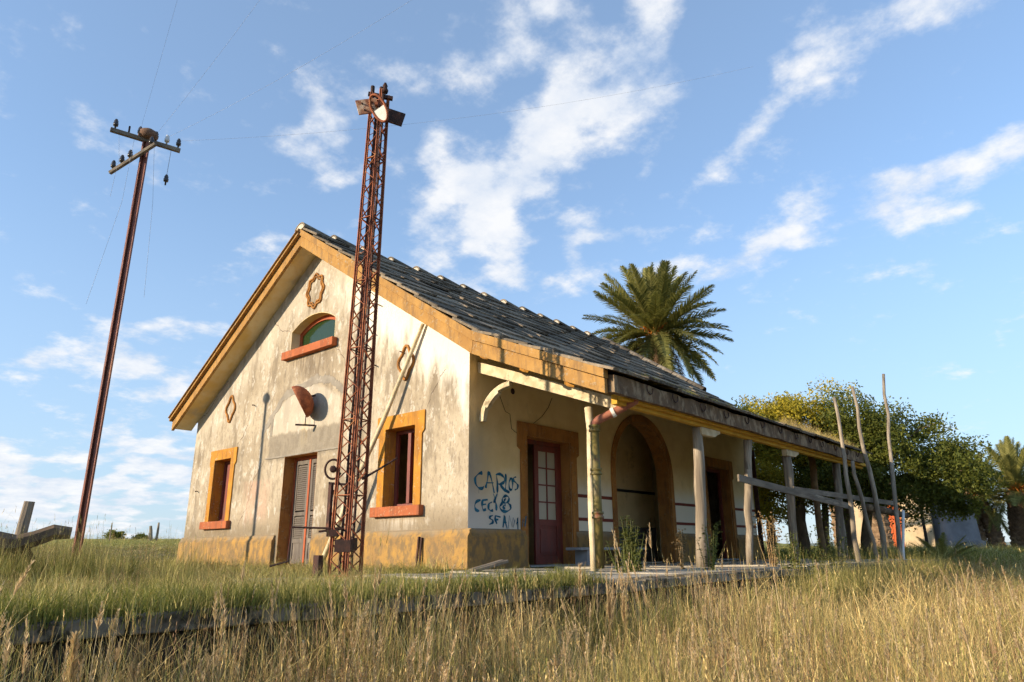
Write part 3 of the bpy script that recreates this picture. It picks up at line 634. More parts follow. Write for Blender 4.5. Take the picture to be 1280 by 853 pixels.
# graffiti, brushed on the plaster by hand
ST = [[(0.403, 1.844), (0.29, 1.816), (0.196, 1.727), (0.209, 1.617), (0.292, 1.541), (0.397, 1.537), (0.442, 1.581)], [(0.493, 1.549), (0.547, 1.7), (0.583, 1.858), (0.661, 1.749), (0.754, 1.461)], [(0.508, 1.652), (0.732, 1.666)], [(0.817, 1.843), (0.848, 1.657), (0.848, 1.47)], [(0.795, 1.837), (0.937, 1.856), (1.059, 1.786), (1.049, 1.701), (0.921, 1.651), (0.858, 1.657)], [(0.921, 1.651), (1.08, 1.534), (1.219, 1.495)], [(1.105, 1.875), (1.11, 1.694), (1.103, 1.546), (1.226, 1.5)], [(1.268, 1.801), (1.211, 1.701), (1.226, 1.574), (1.298, 1.568), (1.326, 1.687), (1.3, 1.792), (1.261, 1.8)], [(1.437, 1.834), (1.36, 1.807), (1.36, 1.753), (1.442, 1.705), (1.492, 1.654), (1.464, 1.588), (1.391, 1.562)], [(0.727, 1.447), (0.77, 1.358)], [(0.842, 1.459), (0.779, 1.342), (0.733, 1.269)], [(0.354, 1.307), (0.231, 1.267), (0.185, 1.186), (0.224, 1.108), (0.321, 1.092)], [(0.408, 1.305), (0.391, 1.204), (0.43, 1.115), (0.511, 1.132)], [(0.399, 1.301), (0.558, 1.322)], [(0.4, 1.214), (0.51, 1.233)], [(0.687, 1.281), (0.601, 1.243), (0.58, 1.161), (0.641, 1.109), (0.718, 1.119)], [(0.786, 1.302), (0.817, 1.2), (0.81, 1.114)], [(0.748, 1.269), (0.795, 1.302)], [(1.047, 1.407), (1.128, 1.426), (1.199, 1.393), (1.185, 1.319), (1.095, 1.278), (1.006, 1.301), (0.999, 1.363), (1.047, 1.407)], [(1.005, 1.28), (0.92, 1.2), (0.983, 1.124), (1.126, 1.109), (1.249, 1.165), (1.24, 1.238), (1.159, 1.28)], [(1.101, 1.236), (1.047, 1.23), (1.03, 1.188), (1.088, 1.165)], [(1.111, 1.368), (1.057, 1.345), (1.089, 1.319)], [(0.712, 1.018), (0.626, 0.991), (0.633, 0.955), (0.703, 0.923), (0.694, 0.872), (0.597, 0.84)], [(0.78, 1.02), (0.786, 0.935), (0.835, 0.851)], [(0.773, 1.016), (0.941, 0.99)], [(0.786, 0.935), (0.872, 0.941)], [(1.013, 0.788), (1.068, 1.024), (1.086, 0.901), (1.139, 0.769)], [(1.029, 0.88), (1.124, 0.892)], [(1.171, 0.78), (1.215, 1.029), (1.3, 0.803), (1.335, 0.99)], [(1.333, 0.793), (1.383, 0.95), (1.432, 0.857), (1.476, 0.994), (1.48, 0.754)], [(1.563, 0.808), (1.589, 0.976), (1.647, 0.809), (1.691, 1.032)]]
def smooth_path(p, n=5):
    if len(p) < 3: return p
    q = [p[0]] + p + [p[-1]]; out = []
    for i in range(1, len(q) - 2):
        for k in range(n):
            t = k / n; a, b, c, d = q[i - 1], q[i], q[i + 1], q[i + 2]
            out.append(tuple(.5 * (2 * b[j] + (c[j] - a[j]) * t + (2 * a[j] - 5 * b[j] + 4 * c[j] - d[j]) * t * t + (3 * b[j] - a[j] - 3 * c[j] + d[j]) * t ** 3) for j in (0, 1)))
    out.append(p[-1]); return out
def graffiti():
    m = MB(); lay = 0
    for s in ST:
        sharp = s[0] in ((1.013, .788), (1.171, .78), (1.333, .793), (1.563, .808))
        p = s if sharp else smooth_path(s); lay += 1
        yy = -.0055 - lay * .00012 - (.049 if s[0][0] > 1.5 else 0)
        w = .030 if s[0][1] > 1.5 and s[0][0] < .5 else .025
        for i, (x, z) in enumerate(p):
            a = p[max(i - 1, 0)]; b = p[min(i + 1, len(p) - 1)]; dx, dz = b[0] - a[0], b[1] - a[1]; l = math.hypot(dx, dz) or 1
            ww = w * (.85 + .45 * math.sin(i * .55 + lay)) * random.uniform(.85, 1.15) * (.6 if i in (0, len(p) - 1) else 1)
            m.v += [(x - dz / l * ww, yy, z + dx / l * ww), (x + dz / l * ww, yy, z - dx / l * ww)]
            if i: k = len(m.v); m.f.append((k - 4, k - 3, k - 1, k - 2))
    for (x, z, l) in ((.30, 1.53, .10), (.86, 1.46, .07), (1.08, 1.12, .08), (.63, 1.10, .06), (1.20, .79, .06)):
        k = len(m.v); m.v += [(x - .005, -.0052, z), (x + .005, -.0052, z), (x + .003, -.0052, z - l), (x - .003, -.0052, z - l)]; m.f.append((k, k + 1, k + 2, k + 3))
    o = m.build('graffiti', 'graffiti', B, recalc=False); o['label'] = 'blue hand painted graffiti CARLOS Y CECI SE AMAN'
graffiti()

# ------------------------------------------------------------------ roof
RX0, RX1 = -.62, 13.95; KY = -.70; KZ = top_z(KY); CY = -3.70; CZ = 3.17; CS = (KZ - CZ) / (KY - CY)
ct = lambda y: KZ + (y - KY) * CS
roof = MB().plate([[(KY, KZ - .06), (YC, top_z(YC) - .06), (YC, top_z(YC) - .16), (KY, KZ - .16)]], lambda u, v, t: (RX0 + .06 + t, u, v), RX1 - RX0 - .08).build('roof', 'darkwood', B)
MB().plate([[(GW + .40, top_z(GW + .40) - .03), (YC, top_z(YC) - .03), (YC, top_z(YC) - .16), (GW + .40, top_z(GW + .40) - .16)]], lambda u, v, t: (RX0 + .06 + t, u, v), RX1 - RX0 - .08).build('rear_slope', 'tile', roof)
MB().plate([[(CY + .04, ct(CY + .04) - .06), (KY, KZ - .06), (KY, KZ - .13), (CY + .04, ct(CY + .04) - .13)]], lambda u, v, t: (RX0 + .06 + t, u, v), RX1 - RX0 - .08).build('canopy_boarding', 'darkwood', roof)
# plastered soffit under the gable overhang
for a, b in ((YC, GW + .40), (YC, -.45)):
    MB().plate([[(a, top_z(a) - .44), (b, top_z(b) - .44), (b, top_z(b) - .40), (a, top_z(a) - .40)]], lambda u, v, t: (RX0 + .09 + t, u, v), -RX0 - .09 - .001).build('soffit', 'soffit', roof)
# bargeboards: lower board and proud upper moulding
def barge(poly, x0, x1, name): MB().plate([poly], lambda u, v, t: (x0 + t, u, v), x1 - x0).build(name, 'fascia', roof, bevel=.008)
e = GW + .42
barge([(YC, top_z(YC) - .19), (e, top_z(e) - .19), (e, top_z(e) - .49), (YC, top_z(YC) - .49)], RX0, RX0 + .085, 'bargeboard')
barge([(YC, top_z(YC)), (e + .03, top_z(e + .03)), (e + .03, top_z(e + .03) - .187), (YC, top_z(YC) - .187)], RX0 - .10, RX0 + .085, 'bargeboard_moulding')
barge([(YC, top_z(YC) - .075), (e + .02, top_z(e + .02) - .075), (e + .02, top_z(e + .02) - .10), (YC, top_z(YC) - .10)], RX0 - .15, RX0 - .101, 'bargeboard_bead')
barge([(KY, KZ - .19), (YC - .001, top_z(YC) - .19), (YC - .001, top_z(YC) - .49), (-.52, top_z(-.52) - .47), (KY + .04, KZ - .45)], RX0, RX0 + .085, 'bargeboard')
barge([(KY, KZ), (YC - .001, top_z(YC)), (YC - .001, top_z(YC) - .187), (KY, KZ - .187)], RX0 - .045, RX0 + .085, 'bargeboard_moulding')
barge([(CY, CZ - .15), (KY - .002, KZ - .19), (KY + .038, KZ - .45), (CY, CZ - .40)], RX0 + .002, RX0 + .086, 'canopy_bargeboard')
barge([(CY - .02, CZ), (KY - .002, KZ), (KY - .002, KZ - .187), (CY - .02, CZ - .147)], RX0 - .05, RX0 + .086, 'canopy_bargeboard_moulding')
# tiles
def tile_mesh(w, L, th, seed):
    r = random.Random(seed); prof = [(0, .0), (.05, .012), (.12, .014), (.18, .003), (w * .5, .0 + r.uniform(-.004, .006)), (w, .0)]
    m = MB(); n = len(prof); sag = r.uniform(0, .01)
    for (y, dz) in ((0, 0), (-L, .0)):
        for x, z in prof: m.v.append((x + r.uniform(-.004, .004), y + (r.uniform(-.012, .012) if y else 0), z + dz + th - sag * (y != 0)))
    for (y, dz) in ((0, 0), (-L, 0)):
        for x, z in prof: m.v.append((x, y, z * .6 + dz))
    for i in range(n - 1):
        m.f += [(i, i + 1, n + i + 1, n + i), (2 * n + i, 3 * n + i, 3 * n + i + 1, 2 * n + i + 1), (n + i, n + i + 1, 3 * n + i + 1, 3 * n + i), (i, 2 * n + i, 2 * n + i + 1, i + 1)]
    m.f += [(0, n, 3 * n, 2 * n), (n - 1, 3 * n - 1, 4 * n - 1, 2 * n - 1)]
    return m.mesh('roof_tile', 'tile')
tms = [tile_mesh(1.06, .86, .05, i) for i in range(5)]
def tile_field(y0, z0, slope, run, courses, seed):
    th = math.atan(slope); ex = run / math.cos(th) / courses; r = random.Random(seed)
    for c in range(courses):
        s = c * ex; y = y0 - s * math.cos(th); z = z0 - s * math.sin(th)
        for i in range(14):
            x = RX0 - .03 + i * 1.04 + r.uniform(-.006, .006)
            if x + 1.05 > RX1 + .15: continue
            n = .012
            put(r.choice(tms), 'roof_tile', roof, 0, (x, y - n * math.sin(th) + r.uniform(-.015, .015), z + n * math.cos(th) + r.uniform(0, .028)),
                (th - rad(3.6) + r.uniform(-.022, .022), r.uniform(-.014, .014), r.uniform(-.02, .02)))
tile_field(YC - .04, top_z(YC) - .05, .655, YC - KY - .04, 11, 3)
tile_field(KY + .02, KZ - .04, CS, KY - CY + .02, 5, 4)
# ridge tiles; pale end caps put the sunlit tile ends into the colour
def ridge_mesh(L):
    m = MB(); n = 7; prof = [(.25 * math.sin(rad(-78 + 156 * i / n)), .25 * math.cos(rad(-78 + 156 * i / n)) - .13) for i in range(n + 1)]
    prof_i = [(a * .86, b * .9 - .018) for a, b in prof]; k = n + 1
    for x in (0, L): m.v += [(x, a, b) for a, b in prof]
    for x in (0, L): m.v += [(x, a, b) for a, b in prof_i]
    for i in range(n):
        m.f += [(i, i + 1, k + i + 1, k + i), (2 * k + i, 3 * k + i, 3 * k + i + 1, 2 * k + i + 1), (i, 2 * k + i, 2 * k + i + 1, i + 1), (k + i, k + i + 1, 3 * k + i + 1, 3 * k + i)]
    m.f += [(0, k, 3 * k, 2 * k), (n, 2 * k + n, 3 * k + n, k + n)]
    e = MB(); e.plate([[(a * .86, b * .86) for a, b in prof_i] + [(.13, -.10), (-.13, -.10)]], lambda u, v, t: (.012 + t, u, v), .05)
    return m.mesh('ridge_tile', 'tile'), e.mesh('ridge_lit_end', 'lit_end')
rm, rme = ridge_mesh(1.06)
for i in range(14):
    loc = (RX0 - .05 + i * 1.03, YC, top_z(YC) + .06 + random.uniform(-.01, .012)); rot = (0, rad(7.5) + random.uniform(-.012, .012), random.uniform(-.01, .01))
    put(rm, 'ridge_tile', roof, 0, loc, rot); put(rme, 'ridge_lit_end', roof, 0, loc, rot)
# verge tiles along the far rake
for i in range(7):
    y = YC - .2 - i * .62; th = math.atan(.655)
    put(rm, 'verge_tile', roof, 0, (13.72, y, top_z(y) + .10), (0, th, -math.pi / 2), (.66, .8, 1.15))
# gutter fascia along the canopy edge
gx0, gx1 = RX0 + .12, 13.3
g = MB(); n = 46; pts_t = []
r5 = random.Random(9)
for i in range(n + 1):
    x = gx0 + (gx1 - gx0) * i / n; zt = 3.08 + r5.uniform(-.02, .025); zb = 2.80 + r5.uniform(-.012, .008); yy = -3.80 + r5.uniform(-.012, .012)
    g.v += [(x, yy, zb), (x, yy, zt), (x, -3.68, zt + .02), (x, -3.66, zb + .02)]
    if i:
        b = 4 * i
        for k in range(4): g.f.append((b - 4 + k, b - 4 + (k + 1) % 4, b + (k + 1) % 4, b + k))
g.f += [(0, 1, 2, 3), (4 * n, 4 * n + 3, 4 * n + 2, 4 * n + 1)]
g.build('gutter_fascia', 'gutter', roof)
hk = MB().tube([(.10 * math.cos(rad(a)), 0, .10 * math.sin(rad(a))) for a in range(-200, 21, 20)], .011, 5).mesh('gutter_hook', 'rustdark')
for i in range(13): put(hk, 'gutter_hook', roof, 0, (.6 + i * 1.0 + random.uniform(-.12, .12), -3.825, 3.03 + random.uniform(-.03, .02)), (0, random.uniform(-.3, .3), 0))
# canopy timbers
MB().box(-.05, 14.0, -3.56, -3.44, 2.70, 2.875).build('eaves_beam', 'beam', B, bevel=.01)
MB().box(-.05, 14.0, -3.675, -3.565, 2.765, 2.86).build('eaves_plate', 'beam', B, bevel=.01)
cb = lambda y: ct(y) - .40
MB().quadbox([(.23, -3.42, 2.64), (.37, -3.42, 2.64), (.37, -.01, 3.90), (.23, -.01, 3.90), (.23, -3.42, 2.86), (.37, -3.42, 2.86), (.37, -.01, 4.13), (.23, -.01, 4.13)]).build('canopy_tie_beam', 'wood_pale', B, bevel=.012)
# knee brace on the wall
m = MB(); K = []
for i in range(13):
    a = rad(90 * i / 12); K.append((-.05 - .80 + .80 * math.cos(a) if False else -.06 - .82 * (1 - math.cos(a)), 2.86 + .72 * math.sin(a)))
up = [(y, z) for y, z in K]; lo = [(y - .11 if i < 9 else y, z - (.0 if i < 4 else .10)) for i, (y, z) in enumerate(K)]
m.plate([up + lo[::-1]], lambda u, v, t: (.24 + t, u, v), .11).build('knee_brace', 'wood_pale', B)
# rafters with curled tails
for i in range(13):
    x = .95 + i * 1.02
    MB().quadbox([(x, -3.40, cb(-3.4) + .10), (x + .07, -3.40, cb(-3.4) + .10), (x + .07, -.01, cb(0) + .16), (x, -.01, cb(0) + .16), (x, -3.4, ct(-3.4) - .135), (x + .07, -3.4, ct(-3.4) - .135), (x + .07, -.01, ct(-.01) - .135), (x, -.01, ct(-.01) - .135)]).build('rafter', 'darkwood', B)
for y in (-.95, -1.95, -2.95):
    z = ct(y) - .40
    MB().tube([(RX0 + .10, y + .10, z + .06), (RX0 + .04, y + .06, z - .02), (RX0 + .04, y - .02, z - .07), (RX0 + .06, y - .10, z - .10)], [.03, .035, .032, .02], 6).build('canopy_hook', 'ochre', roof)
    MB().box(RX0 + .09, 13.4, y + .04, y + .14, z + .03, z + .13).build('purlin', 'darkwood', roof)
# bolsters on top of posts
def bolster(x):
    MB().plate([[(x - .1, 2.695), (x + .75, 2.695), (x + .72, 2.63), (x + .58, 2.60), (x + .50, 2.55), (x - .1, 2.54)]], lambda u, v, t: (u, -3.55 + t, v), .13).build('post_bolster', 'wood_pale', B, bevel=.01)
bolster(3.15); bolster(7.7)
# canopy posts, split logs
def post(x, y, z1, r0, r1, seed, lean=(0, 0), m='wood'):
    p = wob((x, y, -.04), (x + lean[0], y + lean[1], z1), 7, .018, seed); rr = random.Random(seed)
    MB().tube(p, [r0 + (r1 - r0) * i / 7 + rr.uniform(-.008, .008) for i in range(8)], 9).build('canopy_post', m, B, True)
post(.30, -2.72, 2.80, .075, .075, 1, (0, -.02), 'wood_pale')
post(2.98, -3.36, 2.70, .125, .095, 2, (.10, -.08))
post(5.15, -3.36, 2.70, .075, .095, 3, (.35, -.08))
post(7.82, -3.36, 2.55, .10, .11, 4, (.05, -.08))
post(11.35, -3.36, 2.70, .105, .10, 5, (.45, -.08))
post(12.2, -2.6, 3.1, .10, .10, 6, (.1, 0), 'darkwood')
post(13.2, -2.9, 3.0, .09, .10, 7, (.3, 0))
MB().box(.20, .40, -2.835, -2.80, 1.93, 2.13).build('repair_board', 'wood_pale', B)
MB().box(5.22, 5.47, -3.49, -3.45, 1.75, 2.02).build('repair_board', 'wood', B)
MB().box(13.86, 13.93, -.16, -.02, 0, 3.6).build('corner_downpipe', 'rustdark', B)
# rainwater pipe with dog-leg
dp = MB().tube([(.06, -3.0, 2.42), (.06, -3.0, .05)], .075, 12).build('downpipe', 'pipe', B, True)
for z in (2.36, 1.62, .9): MB().lathe([(.076, -.06), (.10, -.055), (.10, -.02), (.086, -.015), (.086, .015), (.10, .02), (.10, .055), (.076, .06)], (.06, -3.0, z), n=14).build('pipe_collar', 'pipe', dp, True)
MB().tube([(.06, -3.0, 2.36), (.06, -3.0, 2.44), (.09, -3.06, 2.50), (.28, -3.48, 2.70), (.36, -3.66, 2.80), (.37, -3.68, 2.90)], .072, 12).build('pipe_offset', 'pipe_red', dp, True)
MB().lathe([(.073, -.03), (.088, -.03), (.088, .03), (.073, .03)], (.20, -3.31, 2.62), (.38, -.84, .40), 14).build('pipe_collar', 'white', dp)

# ------------------------------------------------------------------ things on and around the building
h = thing('lamp_hood', 'rusty bowl shaped lamp hood on the gable wall above the louvred door', 'lamp hood', (0, 5.62, 3.9))
ax = Vector((-.65, .51, -.46)).normalized()
prof = [(.44 * math.sin(rad(a)), -.34 * math.cos(rad(a))) for a in range(6, 91, 12)]
prof2 = prof + [(r * .97, z + .006) for r, z in prof[::-1]]
MB().lathe(prof2, (-.42, .0, .06), ax, 24).build('hood', 'rust', h, True)
MB().tube([(.02, -.05, .30), (-.12, -.02, .26), (-.2, 0, .18)], .025, 8).build('bracket', 'rustdark', h)
MB().bar((-.42, .10, -.50), (-.02, -.16, -.50), .07, .035).build('bracket_arm', 'rustdark', h)
MB().tube([(-.22, -.03, -.49), (-.2, 0, -.25)], .012, 6).build('bracket', 'rustdark', h)
pole = MB().tube(wob((-.52, 4.12, -.05), (-.06, 1.40, 5.20), 8, .02, 5), [.055, .06, .055, .055, .05, .05, .047, .045, .042], 8).build('leaning_pole', 'wood_pale', smooth=True)
tag(pole, 'long pale wooden pole leaning diagonally against the gable wall', 'pole')
bn = thing('bench', 'low grey slab bench against the platform wall under the canopy', 'bench', (4.1, -.45, 0))
MB().box(-1.30, 1.36, -.21, .21, .33, .39).build('seat', 'bench', bn, bevel=.012)
for x in (-.95, .95): MB().box(x - .07, x + .07, -.17, .17, -.01, .33).build('leg', 'bench', bn, bevel=.01)

# lattice signal mast
T0 = Vector((-3.70, -1.24, 0)); T1 = Vector((-3.60, -1.31, 7.95))
tw = thing('signal_mast', 'tall rusty lattice signal mast in front of the gable', 'signal mast', T0, 0)
def tp(t, u, v):
    c = (T1 - T0) * t; hw = .155 + (.10 - .155) * t; ca, sa = math.cos(rad(14)), math.sin(rad(14))
    return c + Vector((u * ca - v * sa, u * sa + v * ca, 0)) * hw
for (u, v) in ((-1, -1), (1, -1), (1, 1), (-1, 1)):
    m = MB(); m.bar(tp(0, u, v) - Vector((0, 0, .15)), tp(1, u, v), .06, .014, (1, 0, 0)); m.bar(tp(0, u, v) - Vector((0, 0, .15)), tp(1, u, v), .014, .06, (1, 0, 0)); m.build('mast_leg', 'rust', tw)
nb = 36; cs = ((-1, -1), (1, -1), (1, 1), (-1, 1))
for k in range(4):
    a = cs[k]; b = cs[(k + 1) % 4]; m = MB()
    for i in range(nb):
        t0, t1 = (i + .1) / nb, (i + 1.1) / nb
        p, q = (a, b) if i % 2 else (b, a)
        if t1 <= 1: m.bar(tp(t0, *p), tp(t1, *q), .024, .008)
        if i % 5 == 0: m.bar(tp(t0, *a), tp(t0, *b), .03, .012)
    m.build('lattice_bracing', 'rust', tw)
for (u, v, r) in ((0.15, -.6, .022), (-.35, .3, .02), (.5, .45, .018)):
    MB().tube([tp(i / 12, u + random.uniform(-.07, .07), v + random.uniform(-.07, .07)) for i in range(13)], r, 6).build('signal_rod', 'rustdark', tw)
wires = MB().tube([tp(i / 24, -1.25 + .25 * math.sin(i * 1.9), -1.1 + .2 * math.cos(i * 2.3)) for i in range(4, 24)], .007, 5); wires.build('loose_wire', 'rustdark', tw)
for i in range(5, 28, 2):
    m = MB(); m.bar(tp(i / 30, -.2, -1.05), tp((i + .5) / 30, .65, -1.15), .03, .012); m.build('ladder_rung', 'rust', tw)
# mast head: signal arm stubs, ring lens and finial
hc = T1 - T0; ang = rad(-37); dv = Vector((math.cos(ang), math.sin(ang), 0)); fw = Vector((-.62, -.78, 0))
arm = MB(); c0 = hc + Vector((0, 0, -.38)) + fw * .17
arm.bar(c0 - dv * .36 + Vector((0, 0, -.06)), c0 - dv * .02 + Vector((0, 0, .04)), .03, .27); arm.build('signal_arm', 'plate', tw)  # lit half of the arm, sunlight painted in by a pale colour
arm = MB(); c1 = hc + Vector((0, 0, -.42)) + fw * .05
arm.bar(c1 + dv * .10, c1 + dv * .42 + Vector((0, 0, -.08)), .04, .25); arm.build('signal_arm', 'rustdark', tw)  # other half of the same arm, its shade painted in by dark rust
for (a, b) in ((-.28, .03), (-.17, .07), (-.23, -.09), (-.1, -.05), (-.13, .08)):
    c = c0 + dv * a + Vector((0, 0, b - .01)) + fw * .018
    MB().lathe([(.018, 0), (.014, .02)], c, fw, 8).build('bolt', 'rustdark', tw)
rc = hc + Vector((0, 0, -.46)) + fw * .26; nrm = Vector((-.72, -.30, -.30)).normalized()
ru = nrm.cross(Vector((0, 0, 1))).normalized(); rv = ru.cross(nrm)
tilt = rad(-22); e1 = ru * math.cos(tilt) + rv * math.sin(tilt); e2 = -ru * math.sin(tilt) + rv * math.cos(tilt)
ringpts = [rc + e1 * (.125 * math.cos(rad(a))) + e2 * (.25 * math.sin(rad(a))) for a in range(0, 361, 12)]
MB().tube(ringpts, .022, 7, False).build('lens_ring', 'rust', tw, True)
half = [(.120 * math.cos(rad(a)), .24 * math.sin(rad(a))) for a in range(180, 361, 10)]
MB().plate([half], lambda u, v, t: rc + e1 * u + e2 * v - nrm * t, .012).build('lens_glass', 'white', tw)
MB().bar(rc + e2 * .1, hc + Vector((0, 0, -.35)), .05, .05).build('lens_bracket', 'rust', tw)
m = MB().bar(hc + dv * -.20 + Vector((0, 0, -.02)), hc + dv * .22 + Vector((0, 0, -.06)), .06, .06); m.build('cap_bar', 'rustdark', tw)
for s_ in (-.13, .02): MB().tube([hc + dv * s_ + Vector((0, 0, -.25)), hc + dv * s_ + Vector((0, 0, .14))], .035, 8).build('cap_spindle', 'rustdark', tw)
MB().lathe([(.05, 0), (.06, .05), (.035, .10), (.045, .14), (.02, .20)], hc + dv * .08 + Vector((0, 0, .04)), n=10).build('finial', 'rustdark', tw, True)
# winding gear at the foot
gx = Vector((-.40, .26, 0))
wh = [Vector((-.20, .15, 1.50)) + Vector((.09 * math.cos(rad(a)), -.07 * math.cos(rad(a)), .14 * math.sin(rad(a)))) for a in range(60, 341, 14)]
MB().tube(wh, .016, 6, False).build('winding_wheel', 'rustdark', tw, True)
MB().lathe([(.03, -.06), (.05, -.04), (.05, .04), (.03, .06)], (-.20, .15, 1.50), (.6, .8, 0), 12).build('wheel_hub', 'rustdark', tw)
for (p, q, w) in (((-.21, .16, 1.30), (-.21, .16, .62), .07), ((-.32, .23, .62), (-.05, .05, .66), .05), ((-.30, .22, .30), (-.30, .22, .0), .13), ((-.06, .02, 1.28), (-.24, .18, 1.30), .05), ((-.22, .17, .60), (-.10, .07, .60), .16)):
    MB().bar(p, q, w, w * .6).build('gear_bracket', 'rustdark', tw)
MB().tube([(.12, -.12, 1.36), (.33, -.27, 1.52), (.52, -.42, 1.68)], [.022, .016, .014], 6).build('lever', 'rustdark', tw)
MB().tube([(-.05, .0, .66), (-.62, .44, .68), (-.63, .46, .22), (-.82, .60, .16)], .016, 6).build('crank_rod', 'rustdark', tw)
MB().tube([(-.18, .12, 1.2), (-.22, .15, .95), (-.12, .10, .72), (.0, -.02, .6)], .012, 6).build('loose_wire', 'rustdark', tw)
m = MB().bar((-.18, -.16, .42), (.17, .15, .46), .22, .16); m.build('gear_box', 'rustdark', tw)

# telegraph pole made of old rail
tg = thing('telegraph_pole', 'slim rusty rail telegraph pole with two crossarms and dark insulators', 'telegraph pole', (-6.40, 1.13, 0))
H = 6.72; P1 = Vector((.03, -.01, H))
m = MB(); m.bar((0, 0, -.1), P1, .088, .02, (.8, .6, 0)); m.bar((0, 0, -.1), P1, .02, .10, (.8, .6, 0)); m.bar(Vector((.03, -.045, -.1)), P1 + Vector((.03, -.045, 0)), .05, .035, (.8, .6, 0)); m.build('rail_post', 'rail', tg)
d1 = Vector((.97, -.32, -.07)); c1 = P1 + Vector((0, -.02, .02))
arm1 = MB().bar(c1 - d1 * .50, c1 + d1 * .50, .06, .07).build('crossarm', 'wood_h', tg, bevel=.008)
d2 = Vector((.42, -.70, .42)); d2 = Vector((.50, .35, .60)).normalized() * .66; c2 = P1 + Vector((-.12, .02, -.36))
d2 = Vector((.33, -.55, .06)); 
arm2 = MB().bar(c2 - d2 * .62 + Vector((0, 0, -.17)), c2 + d2 * .55 + Vector((0, 0, .20)), .05, .055).build('crossarm', 'wood_h', tg, bevel=.008)
ins = MB().lathe([(.012, -.06), (.014, .0), (.036, .005), (.04, .05), (.028, .055), (.034, .085), (.022, .11), (.018, .125)], (0, 0, 0), n=12)
im = ins.mesh('insulator', 'porcelain', True); imw = ins.mesh('insulator', 'porcelain_w', True)
for s_, w in ((-.44, 0), (-.10, 0), (.13, 0), (.29, 1), (.46, 0)): put(imw if w else im, 'insulator', tg, 0, c1 + d1 * s_ + Vector((0, 0, .085)))
MB().tube([c1 - d1 * .25 + Vector((0, 0, .04)), c1 - d1 * .25 + Vector((0, 0, .16))], .014, 6).build('iron_pin', 'rustdark', tg)
for k in (-.55, -.33, -.12, .42): put(im, 'insulator', tg, 0, c2 + d2 * k + Vector((0, 0, .07 + .17 * k / .55 + .02)))
hang = c1 + d1 * .36 + Vector((0, 0, -.62))
put(im, 'insulator', tg, 0, hang); MB().tube([hang + Vector((0, 0, .1)), c1 + d1 * .37], .004, 4).build('loose_wire', 'wire', tg)
for a, b, c in (((-.38), 1.1, .05), ((.12), 2.6, .22), ((-.16), 2.9, -.25)):
    MB().tube([c1 + d1 * a, c1 + d1 * a + Vector((c * .3 + .05, 0, -b * .4)), c1 + d1 * a + Vector((c, .05, -b))], .002, 4).build('loose_wire', 'wire', tg)
nest = MB().lathe([(.02, -.02), (.12, .0), (.15, .06), (.13, .13), (.07, .17), (.01, .18)], P1 + Vector((.02, -.02, .05)), n=12).build('mud_nest', 'clay', smooth=True)
nest.location = tg.location; tag(nest, 'round brown mud nest on top of the telegraph pole', 'nest')
# overhead wires running off towards the next pole behind the viewer
base = Vector((-6.40, 1.13, 0))
WL = ['uppermost overhead telegraph wire, thin line against the sky', 'second overhead wire from the top leaving the telegraph pole', 'third overhead wire from the top leaving the telegraph pole', 'lowest overhead telegraph wire, passing just behind the signal mast head']
for k, (s_, end) in enumerate(((-.10, (-8.6, -7.5, 9.2)), (.13, (-6.4, -7.5, 9.4)), (.29, (-3.6, -6.8, 9.2)), (.46, (1.4, -6.0, 9.0)))):
    a = base + c1 + d1 * s_ + Vector((0, 0, .17)); b = Vector(end); pts = [a.lerp(b, i / 14) + Vector((0, 0, -1.1 * (i / 14) * (1 - i / 14))) for i in range(15)]
    tag(MB().tube(pts, .0013, 4).build('overhead_wire', 'wire'), WL[k], 'wire', 'telegraph wires')
# lamp standard further along the platform, whose shadow falls on the gable
lp = thing('lamp_standard', 'old platform lamp standard with globe beyond the telegraph pole', 'lamp post', (-7.4, 11.33, 0))
MB().tube([(0, 0, -.1), (0, 0, 1.0), (0, 0, 1.1), (0, 0, 6.62)], [.12, .10, .075, .06], 10).build('post', 'rustdark', lp, True)
MB().lathe([(.06, -.14), (.15, -.08), (.19, .0), (.15, .10), (.06, .16)], (0, 0, 6.75), n=14).build('globe', 'rustdark', lp, True)

# poles and planks of the broken fence beside the canopy end
def rough_pole(a, b, r0, r1, seed, label, m='wood'):
    p = wob(a, b, 9, .035, seed)
    tag(MB().tube(p, [r0 + (r1 - r0) * i / 9 for i in range(10)], 8).build('rough_pole', m, smooth=True), label, 'pole', 'rough poles by the canopy end')
rough_pole((9.23, -4.4, -.45), (9.14, -4.4, 4.12), .07, .04, 21, 'rough upright pole nearest the canopy, holding the end of the long plank')
rough_pole((11.88, -4.4, -.5), (10.93, -4.4, 4.72), .085, .04, 22, 'slanting rough pole crossing the canopy corner, second from the right')
rough_pole((11.13, -4.38, -.5), (10.55, -4.2, 2.6), .06, .05, 23, 'short slanting pole just left of the slanting long pole')
rough_pole((13.27, -4.4, -.5), (14.77, -4.4, 5.77), .07, .045, 24, 'tallest rough pole, rightmost, rising above the tree crown')
pw = MB().tube([(13.0, -4.55, -.5), (13.05, -4.55, .5), (14.2, -4.45, 1.37)], .04, 8)
pw = MB().tube([(13.14, -4.46, -.5), (13.5, -4.45, .3), (14.30, -4.44, 1.40)], .04, 8).build('white_pipe', 'white', smooth=True); tag(pw, 'thin white metal pipe standing beside the tallest rough pole', 'pipe')
def plank(a, b, w, h, m, label):
    tag(MB().bar(a, b, w, h).build('plank', m, bevel=.008), label, 'plank', 'planks nailed to the rough poles')
plank((4.4, -3.62, 1.77), (9.5, -4.26, 1.36), .045, .15, 'wood_h', 'long grey plank fixed between canopy post and first rough pole')
plank((7.6, -3.6, 1.72), (12.85, -4.52, 1.56), .045, .13, 'wood_h', 'shorter grey plank reaching the slanting pole')
